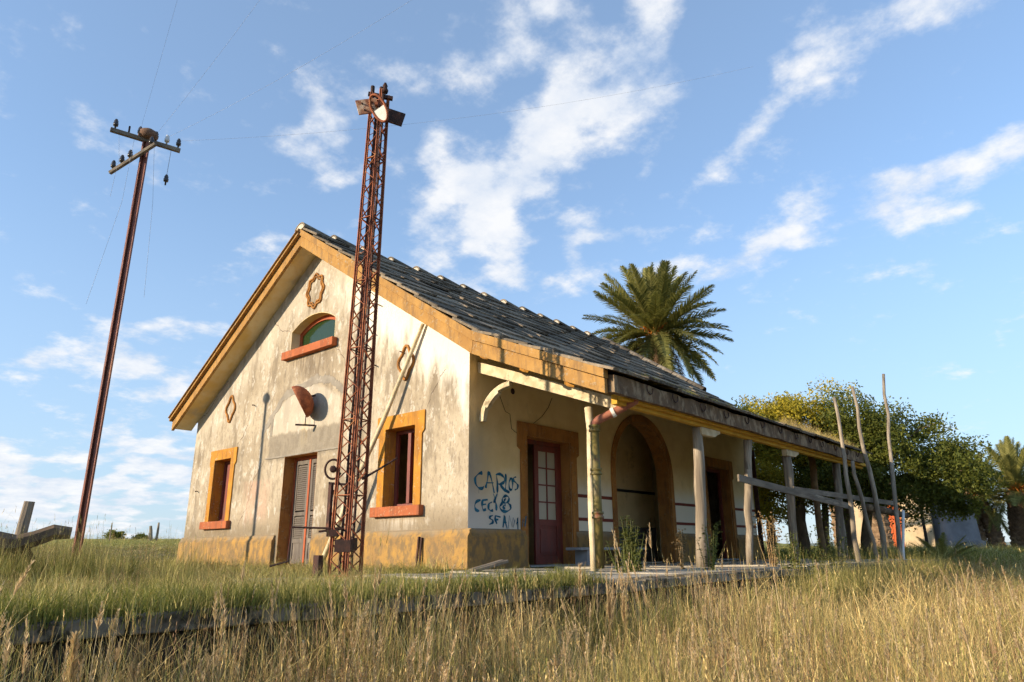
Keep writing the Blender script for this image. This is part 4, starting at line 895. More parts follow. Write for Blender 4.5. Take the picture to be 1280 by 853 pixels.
tag(MB().tube([(11.3, -4.24, 1.40), (13.2, -4.20, 1.38), (15.6, -4.22, 1.30)], [.10, .11, .09], 8).build('log_rail', 'bark', smooth=True), 'dark round log rail behind the slanting pole and the tallest pole', 'log')

# broken timber, fallen beam and stump at the far left
lg = thing('fallen_trunk', 'weathered fallen trunk lying on stones at the left edge', 'log', (-7.3, .9, 0))
MB().tube([(-.9, .3, .42), (-.5, .16, .50), (-.15, .0, .47), (.12, -.10, .46), (.30, -.16, .53), (.48, -.21, .61), (.66, -.26, .60)], [.19, .21, .17, .12, .10, .10, .075], 7).build('trunk', 'bark', lg)
MB().tube([(.15, -.1, .5), (.3, -.1, .28), (.32, -.08, .0)], [.06, .05, .06], 6).build('branch_stub', 'bark', lg)
st = thing('rubble_stone', 'grey stone block under the fallen trunk', 'stone', (-7.7, 1.0, 0))
mb = stone_mesh(.75, .5, .36, 77); mb.build('block', 'stone', st, bevel=.03)
tag(MB().tube([(-7.13, 1.05, -.05), (-7.10, 1.02, .5), (-7.07, 1.0, 1.0)], [.075, .07, .062], 9).build('stump_post', 'wood'), 'short weathered post rising behind the fallen trunk', 'post')
sl = MB().bar((-1.10, -1.20, .02), (-.55, -1.45, .17), .34, .05).build('loose_board', 'wood_h', bevel=.008); tag(sl, 'loose grey board propped in the grass by the building corner', 'board')
for i, dy in enumerate((0, .09)):
    tag(MB().bar((-.16, 1.28 - dy, -.02), (-.13, 1.26 - dy, .62 - .02 * i), .035, .03).build('stake', 'rustdark'), ['left of two short dark stakes against the ochre plinth', 'right of two short dark stakes against the ochre plinth'][i], 'stake')
# far fence posts
for i, (x, y, z, hh, r, l) in enumerate(((10.3, 46.6, 1.4, 1.25, .05, 'thin dark fence post far out in the field, leftmost of three'), (12.8, 45.6, 1.35, 1.05, .13, 'short thick fence post in the field, middle of three'), (13.15, 45.5, 1.35, 1.3, .09, 'taller fence post in the field nearest the building'))):
    zz = height(x, y); tag(MB().tube(wob((x, y, zz - .2), (x - (.15 if i == 1 else 0), y, zz + hh), 4, .02, i), [r, r, r * .95, r * .9, r * .7], 7).build('fence_post', 'wood'), l, 'fence post', 'far fence posts')

# ------------------------------------------------------------------ shed behind the tree
def shed():
    s = thing('shed', 'sunlit plaster shed with orange door behind the big tree', 'shed', (43, 2.6, -.1))
    MB().plate([[(3.5, 0), (3.5, 4.4), (-2.2, 4.4), (-2.2, 0), (-.45, 0), (-.45, 3.2), (.75, 3.2), (.75, 0)]], lambda u, v, t: (t, u, v), .3).build('wall', 'shed', s)
    MB().box(.3, 5, -2.2, -1.9, 0, 4.4).build('wall', 'shed_grey', s)
    MB().box(.3, 5, 3.2, 3.5, 0, 4.4).build('wall', 'shed', s)
    MB().box(-.2, 5.2, -2.4, 3.7, 4.402, 4.6).build('roof', 'tile', s)
    d = MB().box(.1, .16, -.45, .75, 0, 3.2).build('door', 'orange', s)
    for i in range(6): MB().box(.07, .098, -.44 + i * .198, -.26 + i * .198, .02, 3.18).build('door_board', 'orange', d)
shed()
tk = thing('water_tank_base', 'grey rendered tapered block with stepped foot right of the shed', 'tank base', (43.4, -1.0, -.1))
MB().lathe([(1.35, 0), (1.30, .75), (1.10, .80), (1.0, 2.4), (.92, 3.3)], (0, 0, 0), n=20).build('drum', 'shed_grey', tk, True)
tag(MB().tube([(40.5, .35, -.1), (40.5, .38, 3.0)], .09, 8).build('dark_post', 'dark'), 'dark upright post between orange door and grey tank block', 'post')

# ------------------------------------------------------------------ vegetation helpers
def leaf_cloud(centers, radii, nclust, per, size, seed, spread=.30, droop=0.0):
    g = np.random.default_rng(seed); c = np.array(centers, float); r = np.array(radii, float)
    w = (r.prod(1) ** (2 / 3)); idx = g.choice(len(c), nclust, p=w / w.sum())
    d = g.normal(size=(nclust, 3)); d /= np.linalg.norm(d, axis=1)[:, None]
    rad_ = g.uniform(.55, 1.12, nclust)[:, None]; cl = c[idx] + d * r[idx] * rad_
    n = nclust * per; cc = np.repeat(cl, per, 0); sp = np.repeat(g.uniform(.5, 1.25, nclust), per)[:, None] * spread
    p = cc + np.clip(g.normal(size=(n, 3)), -1.7, 1.7) * sp * np.array([1, 1, .7]); p[:, 2] -= droop * g.random(n)
    a = g.normal(size=(n, 3)); a /= np.linalg.norm(a, axis=1)[:, None]; b = g.normal(size=(n, 3)); b -= a * (a * b).sum(1)[:, None]; b /= np.linalg.norm(b, axis=1)[:, None]
    s = size * g.uniform(.6, 1.3, n)[:, None]
    v = np.stack([p - a * s, p - b * s * .45, p + a * s, p + b * s * .45], 1).reshape(-1, 3)
    return v, np.arange(n * 4).reshape(-1, 4), cl
def limb(m, a, b, r0, r1, seed, bend=.25, n=7):
    rr = random.Random(seed); a = Vector(a); b = Vector(b); o = Vector((rr.uniform(-bend, bend), rr.uniform(-bend, bend), 0))
    pts = [a.lerp(b, i / n) + o * math.sin(math.pi * i / n) + Vector((rr.uniform(-.03, .03), rr.uniform(-.03, .03), 0)) for i in range(n + 1)]
    m.tube(pts, [r0 + (r1 - r0) * i / n for i in range(n + 1)], 8, True)
def tree(name, label, base, lobes, trunks, nclust, per, size, m, seed, droop=.3, group=None, twigs=True):
    t = thing(name, label, 'tree', base, 0, group); mb = MB(); s = seed
    ends = []
    for (x0, y0, x1, y1, z1, r0) in trunks:
        s += 1; limb(mb, (x0, y0, -.15), (x1, y1, z1), r0, r0 * .55, s); ends.append((x1, y1, z1, r0 * .5))
    for k, (c, r) in enumerate(lobes):
        e = min(ends, key=lambda q: (q[0] - c[0]) ** 2 + (q[1] - c[1]) ** 2 + (q[2] - c[2]) ** 2); s += 1
        limb(mb, e[:3], c, e[3], .05, s)
    v, f, cl = leaf_cloud([c for c, r in lobes], [r for c, r in lobes], nclust, per, size, seed, droop=droop)
    if twigs:
        rr = random.Random(seed)
        for p in cl[::5]:
            c = min(lobes, key=lambda q: (q[0][0] - p[0]) ** 2 + (q[0][1] - p[1]) ** 2 + (q[0][2] - p[2]) ** 2)[0]
            mb.tube([c, (Vector(c) + Vector(p)) / 2 + Vector((0, 0, rr.uniform(-.2, .2))), p], [.035, .022, .008], 4, False)
    mb.build('trunk', 'bark', t, True)
    put(np_mesh('crown', v, f, m), 'crown', t); return t
tree('broadleaf_tree', 'yellow green sunlit broadleaf tree behind the canopy end', (17.2, .2, -.1),
     [((0, .2, 5.0), (1.9, 1.5, 1.1)), ((.2, -1.5, 5.3), (1.7, 1.4, 1.15)), ((.2, -.6, 3.6), (1.9, 1.7, 1.3)), ((0, 1.0, 3.7), (1.4, 1.0, 1.3)), ((.4, -1.9, 3.4), (1.6, 1.3, 1.2)), ((0, 0.5, 2.4), (1.3, 1.3, .7))],
     [(-.3, .6, -.2, .6, 2.3, .20), (-.1, -.55, .1, -.6, 2.6, .27), (.1, -1.2, .3, -1.5, 2.8, .16)], 235, 250, .062, 'leaf_sunlit', 31)
tree('broadleaf_tree', 'dark green broad tree with drooping crown right of the canopy', (17.5, -2.5, -.1),
     [((0, -.2, 4.7), (1.8, 1.5, 1.15)), ((.1, -1.6, 4.0), (1.7, 1.4, 1.2)), ((.2, -2.6, 3.0), (1.4, 1.1, 1.2)), ((-.2, -.5, 3.2), (1.7, 1.6, 1.1)), ((-.3, .9, 3.0), (1.5, 1.1, 1.1)), ((.1, -2.0, 2.2), (1.3, 1.2, .7)), ((.1, .6, 4.3), (1.4, 1.2, 1.0))],
     [(.1, 1.0, .2, .8, 2.4, .22), (.2, .3, .1, -.3, 2.7, .20)], 255, 250, .062, 'leaf', 47)

# palms
def frond_mesh(L, drop, nl, wl, seed, m='frond', curl=.0):
    """one feather leaf: rib along +x arching down, leaflets on both sides"""
    g = random.Random(seed); V = []; F = []
    def rib(t): return Vector((L * t * (1 - .12 * drop * t), 0, L * (.10 * t - drop * .55 * t * t)))
    n = 9
    for i in range(n + 1):
        t = i / n; p = rib(t); w = .045 * (1 - t) + .008
        V += [(p.x, -w, p.z), (p.x, 0, p.z + w * .7), (p.x, w, p.z)]
        if i:
            b = 3 * i
            F += [(b - 3, b - 2, b + 1, b), (b - 2, b - 1, b + 2, b + 1)]
    for i in range(nl):
        t = .14 + .86 * i / nl; p = rib(t); d = (rib(min(1, t + .03)) - rib(t - .03)).normalized()
        ll = wl * (math.sin(math.pi * min(1, (t * .86 + .13))) ** .6) * g.uniform(.85, 1.1)
        for sgn in (-1, 1):
            out = (Vector((0, sgn, 0)) * .72 + d * .75 + Vector((0, 0, g.uniform(.05, .40)))).normalized()
            q = p + out * ll + Vector((0, 0, -.22 * ll * g.uniform(.6, 1.4))); side = d * .023
            b = len(V); V += [tuple(p - side), tuple(p + side), tuple(p + out * ll * .55 + side * .9), tuple(p + out * ll * .55 - side * .9), tuple(q)]
            F += [(b, b + 1, b + 2, b + 3), (b + 3, b + 2, b + 4, b + 4)]
    me = bpy.data.meshes.new('frond'); me.from_pydata(V, [], [tuple(dict.fromkeys(f)) for f in F]); me.materials.append(M[m]); return me
FM = [frond_mesh(3.0, d, 64, .56, i) for i, d in enumerate((.12, .28, .5, .8))]
FD = [frond_mesh(2.7, d, 34, .42, 20 + i, 'frond_dead') for i, d in enumerate((.8, 1.15))]
def palm(label, base, hgt, lean, scale, nf, tr, seed, dead=10, group='palm trees', fruit=True):
    t = thing('palm_tree', label, 'palm tree', base, 0, group); r = random.Random(seed)
    m = MB(); n = 26; pts = []; rr = []
    for i in range(n + 1):
        k = i / n; pts.append((lean[0] * k * k, lean[1] * k * k, -.2 + (hgt + .2) * k)); rr.append(tr * (1.25 - .4 * k if k < .25 else 1.15) * (1 + (.09 if i % 2 else -.05)) * (1 + .25 * max(0, k - .85) / .15))
    m.tube(pts, rr, 14).build('trunk', 'palmbark', t)
    top = Vector((lean[0], lean[1], hgt))
    # leaf-base stubs
    sm = MB().quadbox([(0, -.05, 0), (0, .05, 0), (0, .05, .06), (0, -.05, .06), (.16, -.025, .10), (.16, .025, .10), (.16, .025, .14), (.16, -.025, .14)])
    sb = MB()
    for i in range(90):
        k = r.random() ** .8; a = r.random() * 6.283; c = Vector((lean[0] * k * k, lean[1] * k * k, hgt * k)); q = Matrix.Rotation(a, 4, 'Z')
        for p in sm.v: sb.v.append(tuple(c + q @ (Vector(p) + Vector((tr * 1.0, 0, 0)))))
        b = 8 * i; sb.f += [tuple(b + j for j in f) for f in sm.f]
    sb.build('leaf_bases', 'palmbark', t)
    for i in range(nf):
        k = (i + .5) / nf; elv = rad(86 - 122 * k ** .95 + r.uniform(-7, 7)); a = i * 2.39996 + r.uniform(-.15, .15)
        mi = min(3, int(k * 3.2 + r.random() * .8)); s = scale * (1.0 - .02 * (1 - k) + r.uniform(-.08, .06))
        put(FM[mi], 'frond', t, 0, top + Vector((math.cos(a), math.sin(a), 0)) * .12 * scale, (r.uniform(-.35, .35), -elv, a), (s, s, s))
    for i in range(dead):
        a = i * 2.39996 + 1; s = scale * r.uniform(.75, 1.0)
        put(r.choice(FD), 'dead_frond', t, 0, top + Vector((0, 0, -.15)), (r.uniform(-.5, .5), rad(r.uniform(28, 72)), a + r.uniform(-.5, .5)), (s, s, s))
    if fruit:
        for i in range(5):
            a = rad(150 + i * 45); mfr = MB(); g = random.Random(seed + i)
            c = top + Vector((math.cos(a), math.sin(a), 0)) * .38 * scale + Vector((0, 0, .25 * scale))
            for q in range(34):
                p = c + Vector((g.gauss(0, .13), g.gauss(0, .13), g.gauss(0, .16))) * scale; mfr.tube([top + (c - top) * .6, p], [.012, .03 * scale], 4)
            mfr.build('fruit_cluster', 'fruit', t)
    return t
palm('tall palm with round crown rising behind the station roof', (20.0, 6.75, -.1), 10.7, (.0, .0), 1.3, 92, .34, 3, 16)
palm('leaning palm behind the right side of the dark tree', (49.4, -1.1, -.1), 4.1, (.1, .6), 1.2, 46, .42, 5, 8)
palm('thick trunked palm at the right edge, rightmost of all', (49.8, -3.4, -.1), 4.0, (-.2, -.4), 1.25, 50, .50, 8, 8)
palm('slanting palm second from the right edge', (49.6, -2.1, -.1), 3.8, (.2, .8), 1.15, 40, .42, 12, 8)
palm('palm whose trunk shows between canopy posts, its crown hidden by the yellow green tree', (34.6, 3.4, -.1), 4.6, (0, 0), 1.0, 30, .48, 15, 6, fruit=False)
palm('palm whose trunk shows through the fence poles under the dark tree', (35.6, 1.6, -.1), 4.4, (0, .2), .9, 30, .45, 18, 6, fruit=False)

# small trees on the left horizon
for i, (x, y, s, l) in enumerate(((33, 108, .62, 'larger small round tree on the left horizon beside the fence posts'), (36.5, 107, .5, 'smaller round tree on the left horizon nearest the thick fence post'), (20, 112, .3, 'low bush on the left horizon behind the thin fence post'), (6.5, 66, .26, 'low bush behind the rail telegraph pole foot'))):
    zz = height(x, y)
    tree('distant_tree', l, (x, y, zz), [((0, 0, 2.2 * s), (1.7 * s, 1.7 * s, .9 * s)), ((.9 * s, .3, 1.5 * s), (1.3 * s, 1.2 * s, .8 * s)), ((-1.0 * s, 0, 1.6 * s), (1.2 * s, 1.2 * s, .9 * s))], [(0, 0, 0, 0, 1.6 * s, .16 * s)], 46, 45, .20 * s + .04, 'leaf', 70 + i, group='trees on the left horizon', twigs=False)

# weeds
def weed(label, loc, hgt, stems, spread, m, leaf, seed, heads=0):
    t = thing('weed_plant', label, 'weed', loc); g = random.Random(seed); sb = MB(); V = []; F = []
    for i in range(stems):
        a = g.random() * 6.283; d = g.random() * spread; hh = hgt * g.uniform(.55, 1.0)
        p0 = Vector((math.cos(a) * d * .35, math.sin(a) * d * .35, -.05)); p1 = Vector((math.cos(a) * d, math.sin(a) * d, hh)); pm = (p0 + p1) / 2 + Vector((g.uniform(-.04, .04), g.uniform(-.04, .04), 0))
        sb.tube([p0, pm, p1], [.008, .006, .003], 4)
        for k in range(int(hh / .032)):
            u = .12 + .88 * g.random(); p = p0.lerp(p1, u); b = g.random() * 6.283; L = leaf * g.uniform(.5, 1.2) * (1.25 - .6 * u)
            o = Vector((math.cos(b), math.sin(b), g.uniform(-.3, .6))).normalized() * L; s_ = o.cross(Vector((g.uniform(-.3, .3), g.uniform(-.3, .3), 1))).normalized() * L * .22
            q = len(V); V += [tuple(p), tuple(p + o * .5 + s_), tuple(p + o + Vector((0, 0, -L * .25))), tuple(p + o * .5 - s_)]; F.append((q, q + 1, q + 2, q + 3))
        if heads:
            for k in range(heads):
                p = p1 + Vector((g.gauss(0, .05), g.gauss(0, .05), g.gauss(0, .05)))
                for j in range(7):
                    o = Vector((g.gauss(0, 1), g.gauss(0, 1), g.gauss(0, 1))).normalized() * .022; s_ = o.orthogonal().normalized() * .012; q = len(V)
                    V += [tuple(p - o), tuple(p + s_), tuple(p + o), tuple(p - s_)]; F.append((q, q + 1, q + 2, q + 3))
    sb.build('stems', m, t); put(np_mesh('leaves', V, F, m), 'leaves', t)
weed('tall leafy weed growing up beside the pale canopy post and downpipe', (.35, -3.45, 0), .9, 26, .26, 'weed', .12, 1)
weed('low bushy weed at the foot of the downpipe', (-.1, -3.6, 0), .5, 14, .32, 'weed', .10, 2)
weed('brown dried flower weed standing between pale post and thick log post', (1.75, -3.6, 0), .62, 6, .12, 'weed_dry', .08, 3, 10)
weed('green seeding weed just left of the thick log post', (2.45, -3.75, 0), .85, 12, .28, 'weed', .08, 4, 3)
weed('brown seed head weed right of the thick log post', (4.3, -4.2, 0), .95, 14, .30, 'weed_dry', .07, 5, 9)
weed('yellow green weed below the second canopy post from the corner', (5.6, -4.9, -.35), 1.15, 16, .40, 'weed', .12, 6, 3)
weed('green weed at the platform edge beneath the grey plank', (3.4, -5.0, -.35), 1.0, 18, .45, 'weed', .12, 7)
weed('bare brown twiggy weed in the grass before the left window', (-4.6, 3.4, 0), .85, 4, .35, 'weed_dry', .03, 8)
# fern-like palm seedling near the white pipe
fn = thing('young_palm', 'small bright fern like palm seedling beside the white pipe', 'plant', (16.4, -4.9, -.3))
for i in range(14):
    a = i * 2.4; s = .42 + .1 * math.sin(i * 3.1); put(FM[1 + i % 2], 'frond', fn, 0, (0, 0, .05), (0, -rad(62 - 3.2 * i), a), (s, s, s))
# reed plumes in the foreground
def plume(loc, hgt, lean, seed, label):
    t = thing('reed_plume', label, 'reed', loc, 0, 'reed plumes in the foreground grass'); g = random.Random(seed); top = Vector((lean[0], lean[1], hgt))
    MB().tube([(0, 0, 0), (lean[0] * .3, lean[1] * .3, hgt * .5), tuple(top)], [.006, .005, .003], 5).build('stalk', 'weed_dry', t)
    V = []; F = []
    for i in range(300):
        u = g.random(); p = Vector((lean[0], lean[1], hgt)) * (.66 + .34 * u); b = g.random() * 6.283; L = .085 * (1 - .5 * u) * g.uniform(.5, 1.2)
        o = Vector((math.cos(b) * .55, math.sin(b) * .55, .8)) * L; s_ = o.orthogonal().normalized() * .0055; q = len(V)
        V += [tuple(p - s_), tuple(p + s_), tuple(p + o)]; F.append((q, q + 1, q + 2))
    put(np_mesh('plume', V, F, 'plume'), 'plume', t)
PL = [((-5.05, -5.62), .92, 'tall reddish plume left of the pair before the platform edge'), ((-4.72, -5.75), .80, 'short reddish plume between two taller ones before the platform edge'), ((-4.5, -5.86), .94, 'tallest slim reddish plume before the platform slab'),
      ((-4.45, -6.15), .74, 'stout pale plume right of the reddish pair'), ((-4.25, -6.2), .66, 'small pale plume right of the stout plume'), ((-8.55, -5.85), .70, 'dark brown plume at the far left of the foreground, beside a paler one'), ((-8.35, -5.95), .64, 'paler brown plume at the far left foreground'),
      ((-6.0, -5.9), .62, 'short fluffy plume below the signal mast'), ((-5.5, -6.1), .60, 'short brown plume between mast and reddish pair'), ((-6.9, -5.75), .78, 'pale plume in front of the platform edge left of the mast')]
for i, ((x, y), hh, l) in enumerate(PL): plume((x, y, BED), hh, (random.uniform(-.05, .05), random.uniform(-.05, .05)), i, l)

# ------------------------------------------------------------------ grass
def clump(n, hmin, hmax, spread, lean, width, seed, heads=0.0, headlen=.09):
    g = np.random.default_rng(seed); V = []; F = []; SEG = 3
    for i in range(n):
        a, d = g.uniform(0, 6.283), spread * math.sqrt(g.random()); bx, by = d * math.cos(a), d * math.sin(a)
        h = g.uniform(hmin, hmax); la = g.uniform(0, 6.283); ll = h * abs(g.normal(0, lean)); w = width * g.uniform(.6, 1.2); fa = g.uniform(0, 3.1416); sx, sy = math.cos(fa), math.sin(fa)
        b = len(V); head = g.random() < heads
        if head: h *= 1.2
        for k in range(SEG + 1):
            t = k / SEG; off = ll * t ** 2.1; z = h * (t - .18 * (ll / h) * t * t); ww = w * ((1 - t) * .9 + .1) * (.55 if head else 1)
            px, py = bx + math.cos(la) * off, by + math.sin(la) * off
            V += [(px - sx * ww / 2, py - sy * ww / 2, z), (px + sx * ww / 2, py + sy * ww / 2, z)]
            if k: F.append((b + 2 * k - 2, b + 2 * k - 1, b + 2 * k + 1, b + 2 * k))
        if head:
            hl = headlen * g.uniform(.7, 1.3)
            for q in range(6):
                u = q / 6; zz = z - hl * (1 - u); rr_ = g.uniform(0, 6.283); l2 = .013; c = len(V)
                ox, oy = math.cos(rr_), math.sin(rr_)
                V += [(px, py, zz), (px + ox * .004 - oy * .0025, py + oy * .004 + ox * .0025, zz + l2 * .6), (px + ox * .007, py + oy * .007, zz + l2 * 1.7), (px + ox * .003 + oy * .0025, py + oy * .003 - ox * .0025, zz + l2)]
                F.append((c, c + 1, c + 2, c + 3))
    return np.array(V), np.array(F)
GC = bpy.data.collections.new('grass_clumps')
SPEC = [  # name prefix order matters: the scatter picks by index
    ('g_dry', 30, .26, .74, .24, .30, .0085, .12), ('g_dry', 30, .15, .58, .26, .60, .0075, .05), ('g_mix', 32, .18, .62, .25, .45, .009, .05), ('g_mix', 30, .22, .74, .22, .28, .008, .12),
    ('g_green', 34, .15, .50, .23, .40, .011, 0), ('g_green', 36, .08, .34, .24, .45, .010, 0), ('g_mix', 34, .07, .30, .25, .55, .008, .05), ('g_dry', 8, .45, 1.0, .22, .75, .007, .5),
    ('g_rust', 26, .20, .62, .24, .36, .008, .20), ('g_dry', 26, .12, .50, .26, 1.3, .008, 0)]
for i, (m, n, a, b, sp, ln, w, hd) in enumerate(SPEC):
    v, f = clump(n, a, b, sp, ln, w, 100 + i, hd); me = np_mesh(f'grass_clump', v, f, m); o = bpy.data.objects.new(f'a{i}_grass_clump', me); GC.objects.link(o)
def plume_clump(seed):
    g = np.random.default_rng(seed); V = []; F = []
    for i in range(6):
        a = g.uniform(0, 6.283); d = .22 * g.random(); h = g.uniform(.45, .78); la = g.uniform(0, 6.283); l = h * g.uniform(.02, .22); b0 = np.array([d * math.cos(a), d * math.sin(a), 0]); tip = b0 + np.array([l * math.cos(la), l * math.sin(la), h])
        q = len(V); V += [tuple(b0 - (.003, 0, 0)), tuple(b0 + (.003, 0, 0)), tuple(tip + (.0015, 0, 0)), tuple(tip - (.0015, 0, 0))]; F.append((q, q + 1, q + 2, q + 3))
        hl = g.uniform(.10, .20)
        for k in range(70):
            u = g.random(); p = tip + (b0 - tip) * (hl / h) * (1 - u); b = g.uniform(0, 6.283); L = .042 * (1 - .6 * u) * g.uniform(.5, 1.2)
            o = np.array([math.cos(b) * .6, math.sin(b) * .6, .8]) * L; s_ = np.array([-math.sin(b), math.cos(b), 0]) * .0035; q = len(V)
            V += [tuple(p - s_), tuple(p + s_), tuple(p + o + s_ * .2), tuple(p + o - s_ * .2)]; F.append((q, q + 1, q + 2, q + 3))
    return np.array(V), np.array(F)
for i in (0, 1):
    v, f = plume_clump(300 + i); o = bpy.data.objects.new(f'b{i}_plume_clump', np_mesh('plume_clump', v, f, 'plume')); GC.objects.link(o)
def scatter_group():
    ng = bpy.data.node_groups.new('grass_scatter', 'GeometryNodeTree')
    ng.interface.new_socket('Geometry', in_out='INPUT', socket_type='NodeSocketGeometry'); ng.interface.new_socket('Geometry', in_out='OUTPUT', socket_type='NodeSocketGeometry')
    N = ng.nodes; L = ng.links; gi = N.new('NodeGroupInput'); go = N.new('NodeGroupOutput'); ip = N.new('GeometryNodeInstanceOnPoints'); ci = N.new('GeometryNodeCollectionInfo')
    ci.inputs['Collection'].default_value = GC; ci.inputs['Separate Children'].default_value = True; ci.inputs['Reset Children'].default_value = True
    def attr(n, t):
        a = N.new('GeometryNodeInputNamedAttribute'); a.data_type = t; a.inputs['Name'].default_value = n; return [o for o in a.outputs if o.enabled and o.name == 'Attribute'][0]
    L.new(gi.outputs[0], ip.inputs['Points']); L.new(ci.outputs[0], ip.inputs['Instance']); ip.inputs['Pick Instance'].default_value = True
    L.new(attr('idx', 'INT'), ip.inputs['Instance Index']); e2r = N.new('FunctionNodeEulerToRotation'); L.new(attr('rot', 'FLOAT_VECTOR'), e2r.inputs[0]); L.new(e2r.outputs[0], ip.inputs['Rotation'])
    L.new(attr('scl', 'FLOAT_VECTOR'), ip.inputs['Scale']); L.new(ip.outputs[0], go.inputs[0]); return ng
NG = scatter_group()
def scatter(name, pts, idx, scl, label, lean=.12):
    n = len(pts); me = bpy.data.meshes.new(name); me.vertices.add(n); me.vertices.foreach_set('co', np.asarray(pts, np.float32).ravel())
    a = me.attributes.new('idx', 'INT', 'POINT'); a.data.foreach_set('value', np.asarray(idx, np.int32))
    r = np.stack([rng.normal(0, lean, n), rng.normal(0, lean, n), rng.uniform(0, 6.283, n)], 1).astype(np.float32)
    a = me.attributes.new('rot', 'FLOAT_VECTOR', 'POINT'); a.data.foreach_set('vector', r.ravel())
    a = me.attributes.new('scl', 'FLOAT_VECTOR', 'POINT'); a.data.foreach_set('vector', np.asarray(scl, np.float32).ravel())
    o = put(me, name); md = o.modifiers.new('scatter', 'NODES'); md.node_group = NG; tag(o, label, 'grass', kind='stuff'); return o
def patch(x, y, s, seed):     # cheap smooth noise for patchiness
    return .5 + .25 * (np.sin(x * s + seed) * np.cos(y * s * 1.3 + seed * 2) + np.sin(x * s * 2.3 + y * s * 1.7 + seed * 3))
def polar(n, r0, r1, a0, a1):
    r = r0 * (r1 / r0) ** rng.random(n); a = np.radians(rng.uniform(a0, a1, n)); return CAM.x + r * np.cos(a), CAM.y + r * np.sin(a), r
def pick(table, n): # table: list of (idx, prob)
    return rng.choice([t[0] for t in table], n, p=np.array([t[1] for t in table]) / sum(t[1] for t in table))
def HZ(x, y): return np.array([height(a, b) for a, b in zip(x, y)])
# track bed: tall, mostly dry
x, y, r = polar(14500, 2.2, 75, -20, 100); k = (y < -5.22) | ((x > 16) & (y < -5.4)); x, y, r = x[k], y[k], r[k]
n = len(x); p = patch(x, y, .8, 1.0); gr = np.clip((y + 6.1) / .8, 0, 1) * .55 + np.clip((x + 4) / -5, 0, 1) * .20 + (p - .5) * .9
gr = gr + .02
u = rng.random(n); idx = np.where(u < gr, pick([(2, .4), (4, .45), (3, .15)], n), np.where(patch(x, y, 1.5, 6.0) > .62, pick([(8, .45), (1, .22), (7, .10), (10, .05), (11, .05)], n), pick([(0, .38), (1, .24), (3, .16), (7, .08), (2, .10), (8, .06), (9, .12), (10, .022), (11, .022)], n)))
hs = rng.uniform(.55, 1.0, n) * (.70 + .55 * patch(x, y, .9, 4)); hs *= np.where(r < 3.2, .72, 1.0) * np.where(y > -6.3, 1.55, 1.08)
ws = np.clip(r / 9, .9, 3.2) * rng.uniform(.8, 1.2, n)
scatter('tall_grass', np.stack([x, y, HZ(x, y) - .02], 1), idx, np.stack([ws, ws, hs], 1), 'tall dry golden grass filling the old track bed')
# platform and yard grass, left of the building
x, y, r = polar(15000, 4.4, 70, 22, 104); k = (y > -4.95) & ~((x > -.12) & (x < 14.1) & (y > -4.4) & (y < 12.3)) & ~((x > -3.9) & (x < 14) & (y > -4.75) & (y < 0) & (rng.random(len(x)) > .035))
k &= ~((patch(x, y, 1.7, 5.5) > .62) & (rng.random(len(x)) < .85))
x, y, r = x[k], y[k], r[k]; n = len(x); p = patch(x, y, 1.1, 2.2)
nearwall = np.clip(1 - np.abs(x + .4) / 1.0, 0, 1) * (y > -.5)
u = rng.random(n); idx = np.where(u < p * .36, pick([(4, .3), (5, .55), (2, .15)], n), pick([(6, .42), (2, .22), (3, .08), (1, .2), (8, .05), (7, .07)], n))
hs = rng.uniform(.18, .50, n) * (.35 + .95 * patch(x, y, 2.1, 9.)) + nearwall * .08; hs *= np.where(r > 30, .8, 1); hs *= np.where((y < -4.2), .55, 1.0); hs = np.where((x < -5.5) & (y > -1.5) & (r > 8), hs * 1.25, hs)
ws = np.clip(r / 10, .9, 3.5) * rng.uniform(.8, 1.2, n)
scatter('yard_grass', np.stack([x, y, HZ(x, y) + .02], 1), idx, np.stack([ws, ws, hs], 1), 'short green and straw grass covering the platform and yard')
# tall coarse grass round the fallen trunk and the telegraph pole
n = 260; x = rng.normal(-6.9, .75, n); y = rng.normal(.55, .45, n)
scatter('coarse_grass', np.stack([x, y, HZ(x, y)], 1), pick([(3, .4), (4, .4), (7, .2)], n), np.stack([np.ones(n) * .9, np.ones(n) * .9, rng.uniform(.6, 1.15, n)], 1), 'tall coarse grass round the fallen trunk and telegraph pole foot', .15)
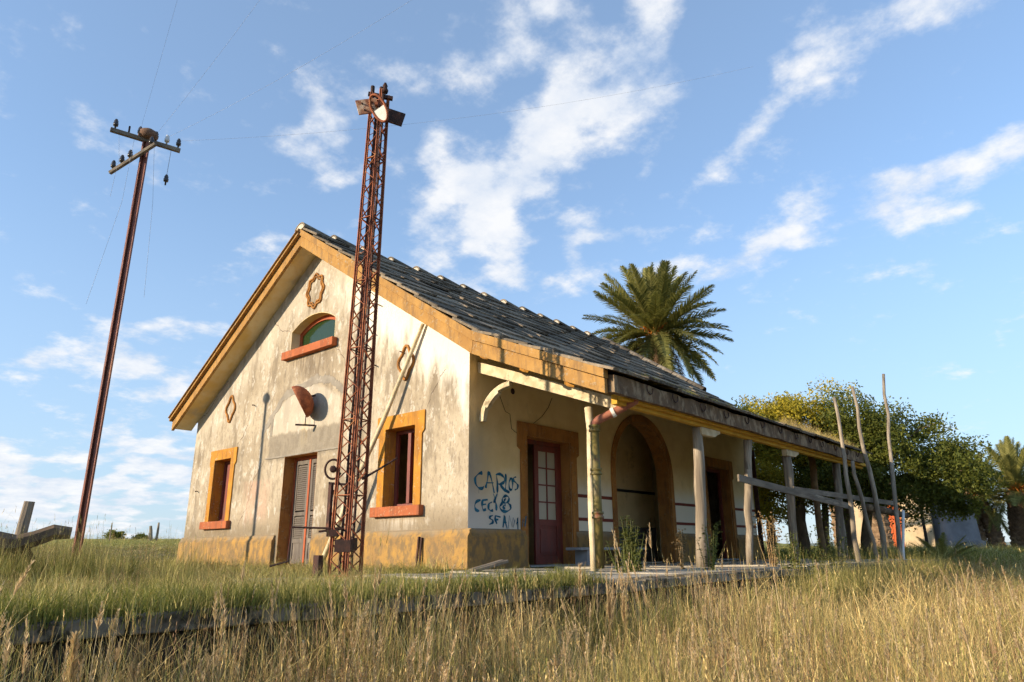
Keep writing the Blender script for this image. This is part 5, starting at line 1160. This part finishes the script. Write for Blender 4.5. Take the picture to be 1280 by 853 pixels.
# fringe of weeds and grass along the platform edge right of the corner
n = 2600; x = rng.uniform(-3.4, 14.5, n); y = rng.uniform(-5.75, -5.17, n)
idx = pick([(4, .50), (3, .22), (2, .28)], n); hs = rng.uniform(.7, 1.6, n) * np.clip((x + 3.0) / 6.5, .60, 1); z = np.full(n, BED)
m_ = 700; x2 = rng.uniform(-13, -3.0, m_); y2 = rng.uniform(-5.12, -4.75, m_)
x = np.concatenate([x, x2]); y = np.concatenate([y, y2]); z = np.concatenate([z, np.full(m_, -.01)]); idx = np.concatenate([idx, pick([(5, .5), (6, .5)], m_)]); hs = np.concatenate([hs, rng.uniform(.25, .75, m_)]); n += m_
scatter('edge_grass', np.stack([x, y, z], 1), idx, np.stack([np.ones(n) * .9, np.ones(n) * .9, hs], 1), 'long green grass growing up along the platform edge', .16)
# ground beyond the canopy end
x, y, r = polar(6500, 22, 110, -4, 34); k = (x > 14.3) & (y > -5.6) ; x, y, r = x[k], y[k], r[k]; n = len(x)
idx = pick([(5, .4), (4, .25), (6, .25), (2, .1)], n); ws = np.clip(r / 10, 1, 4) * rng.uniform(.8, 1.2, n); hs = rng.uniform(.6, 1.1, n)
scatter('meadow_grass', np.stack([x, y, HZ(x, y)], 1), idx, np.stack([ws, ws, hs], 1), 'green grass under the trees beyond the canopy')
# dry grass rooted in the canopy gutter and tiles
n = 210; x = rng.uniform(7.6, 13.2, n); y = rng.uniform(-3.7, -3.35, n); z = np.array([ct(b) + .0 for b in y])
n2 = 120; x2 = rng.uniform(-.3, 9, n2); y2 = -3.72 + np.abs(rng.normal(0, .28, n2)); z2 = np.array([ct(b) + .02 for b in y2])
X = np.concatenate([x, x2]); Y = np.concatenate([y, y2]); Z = np.concatenate([z, z2]); nn = n + n2
idx = np.concatenate([pick([(0, .3), (1, .4), (6, .3)], n), pick([(5, .6), (6, .4)], n2)]); s = np.concatenate([rng.uniform(.35, .6, n), rng.uniform(.3, .55, n2)])
scatter('roof_grass', np.stack([X, Y, Z], 1), idx, np.stack([s * .8, s * .8, s], 1), 'dry tufts of grass rooted on the canopy edge')
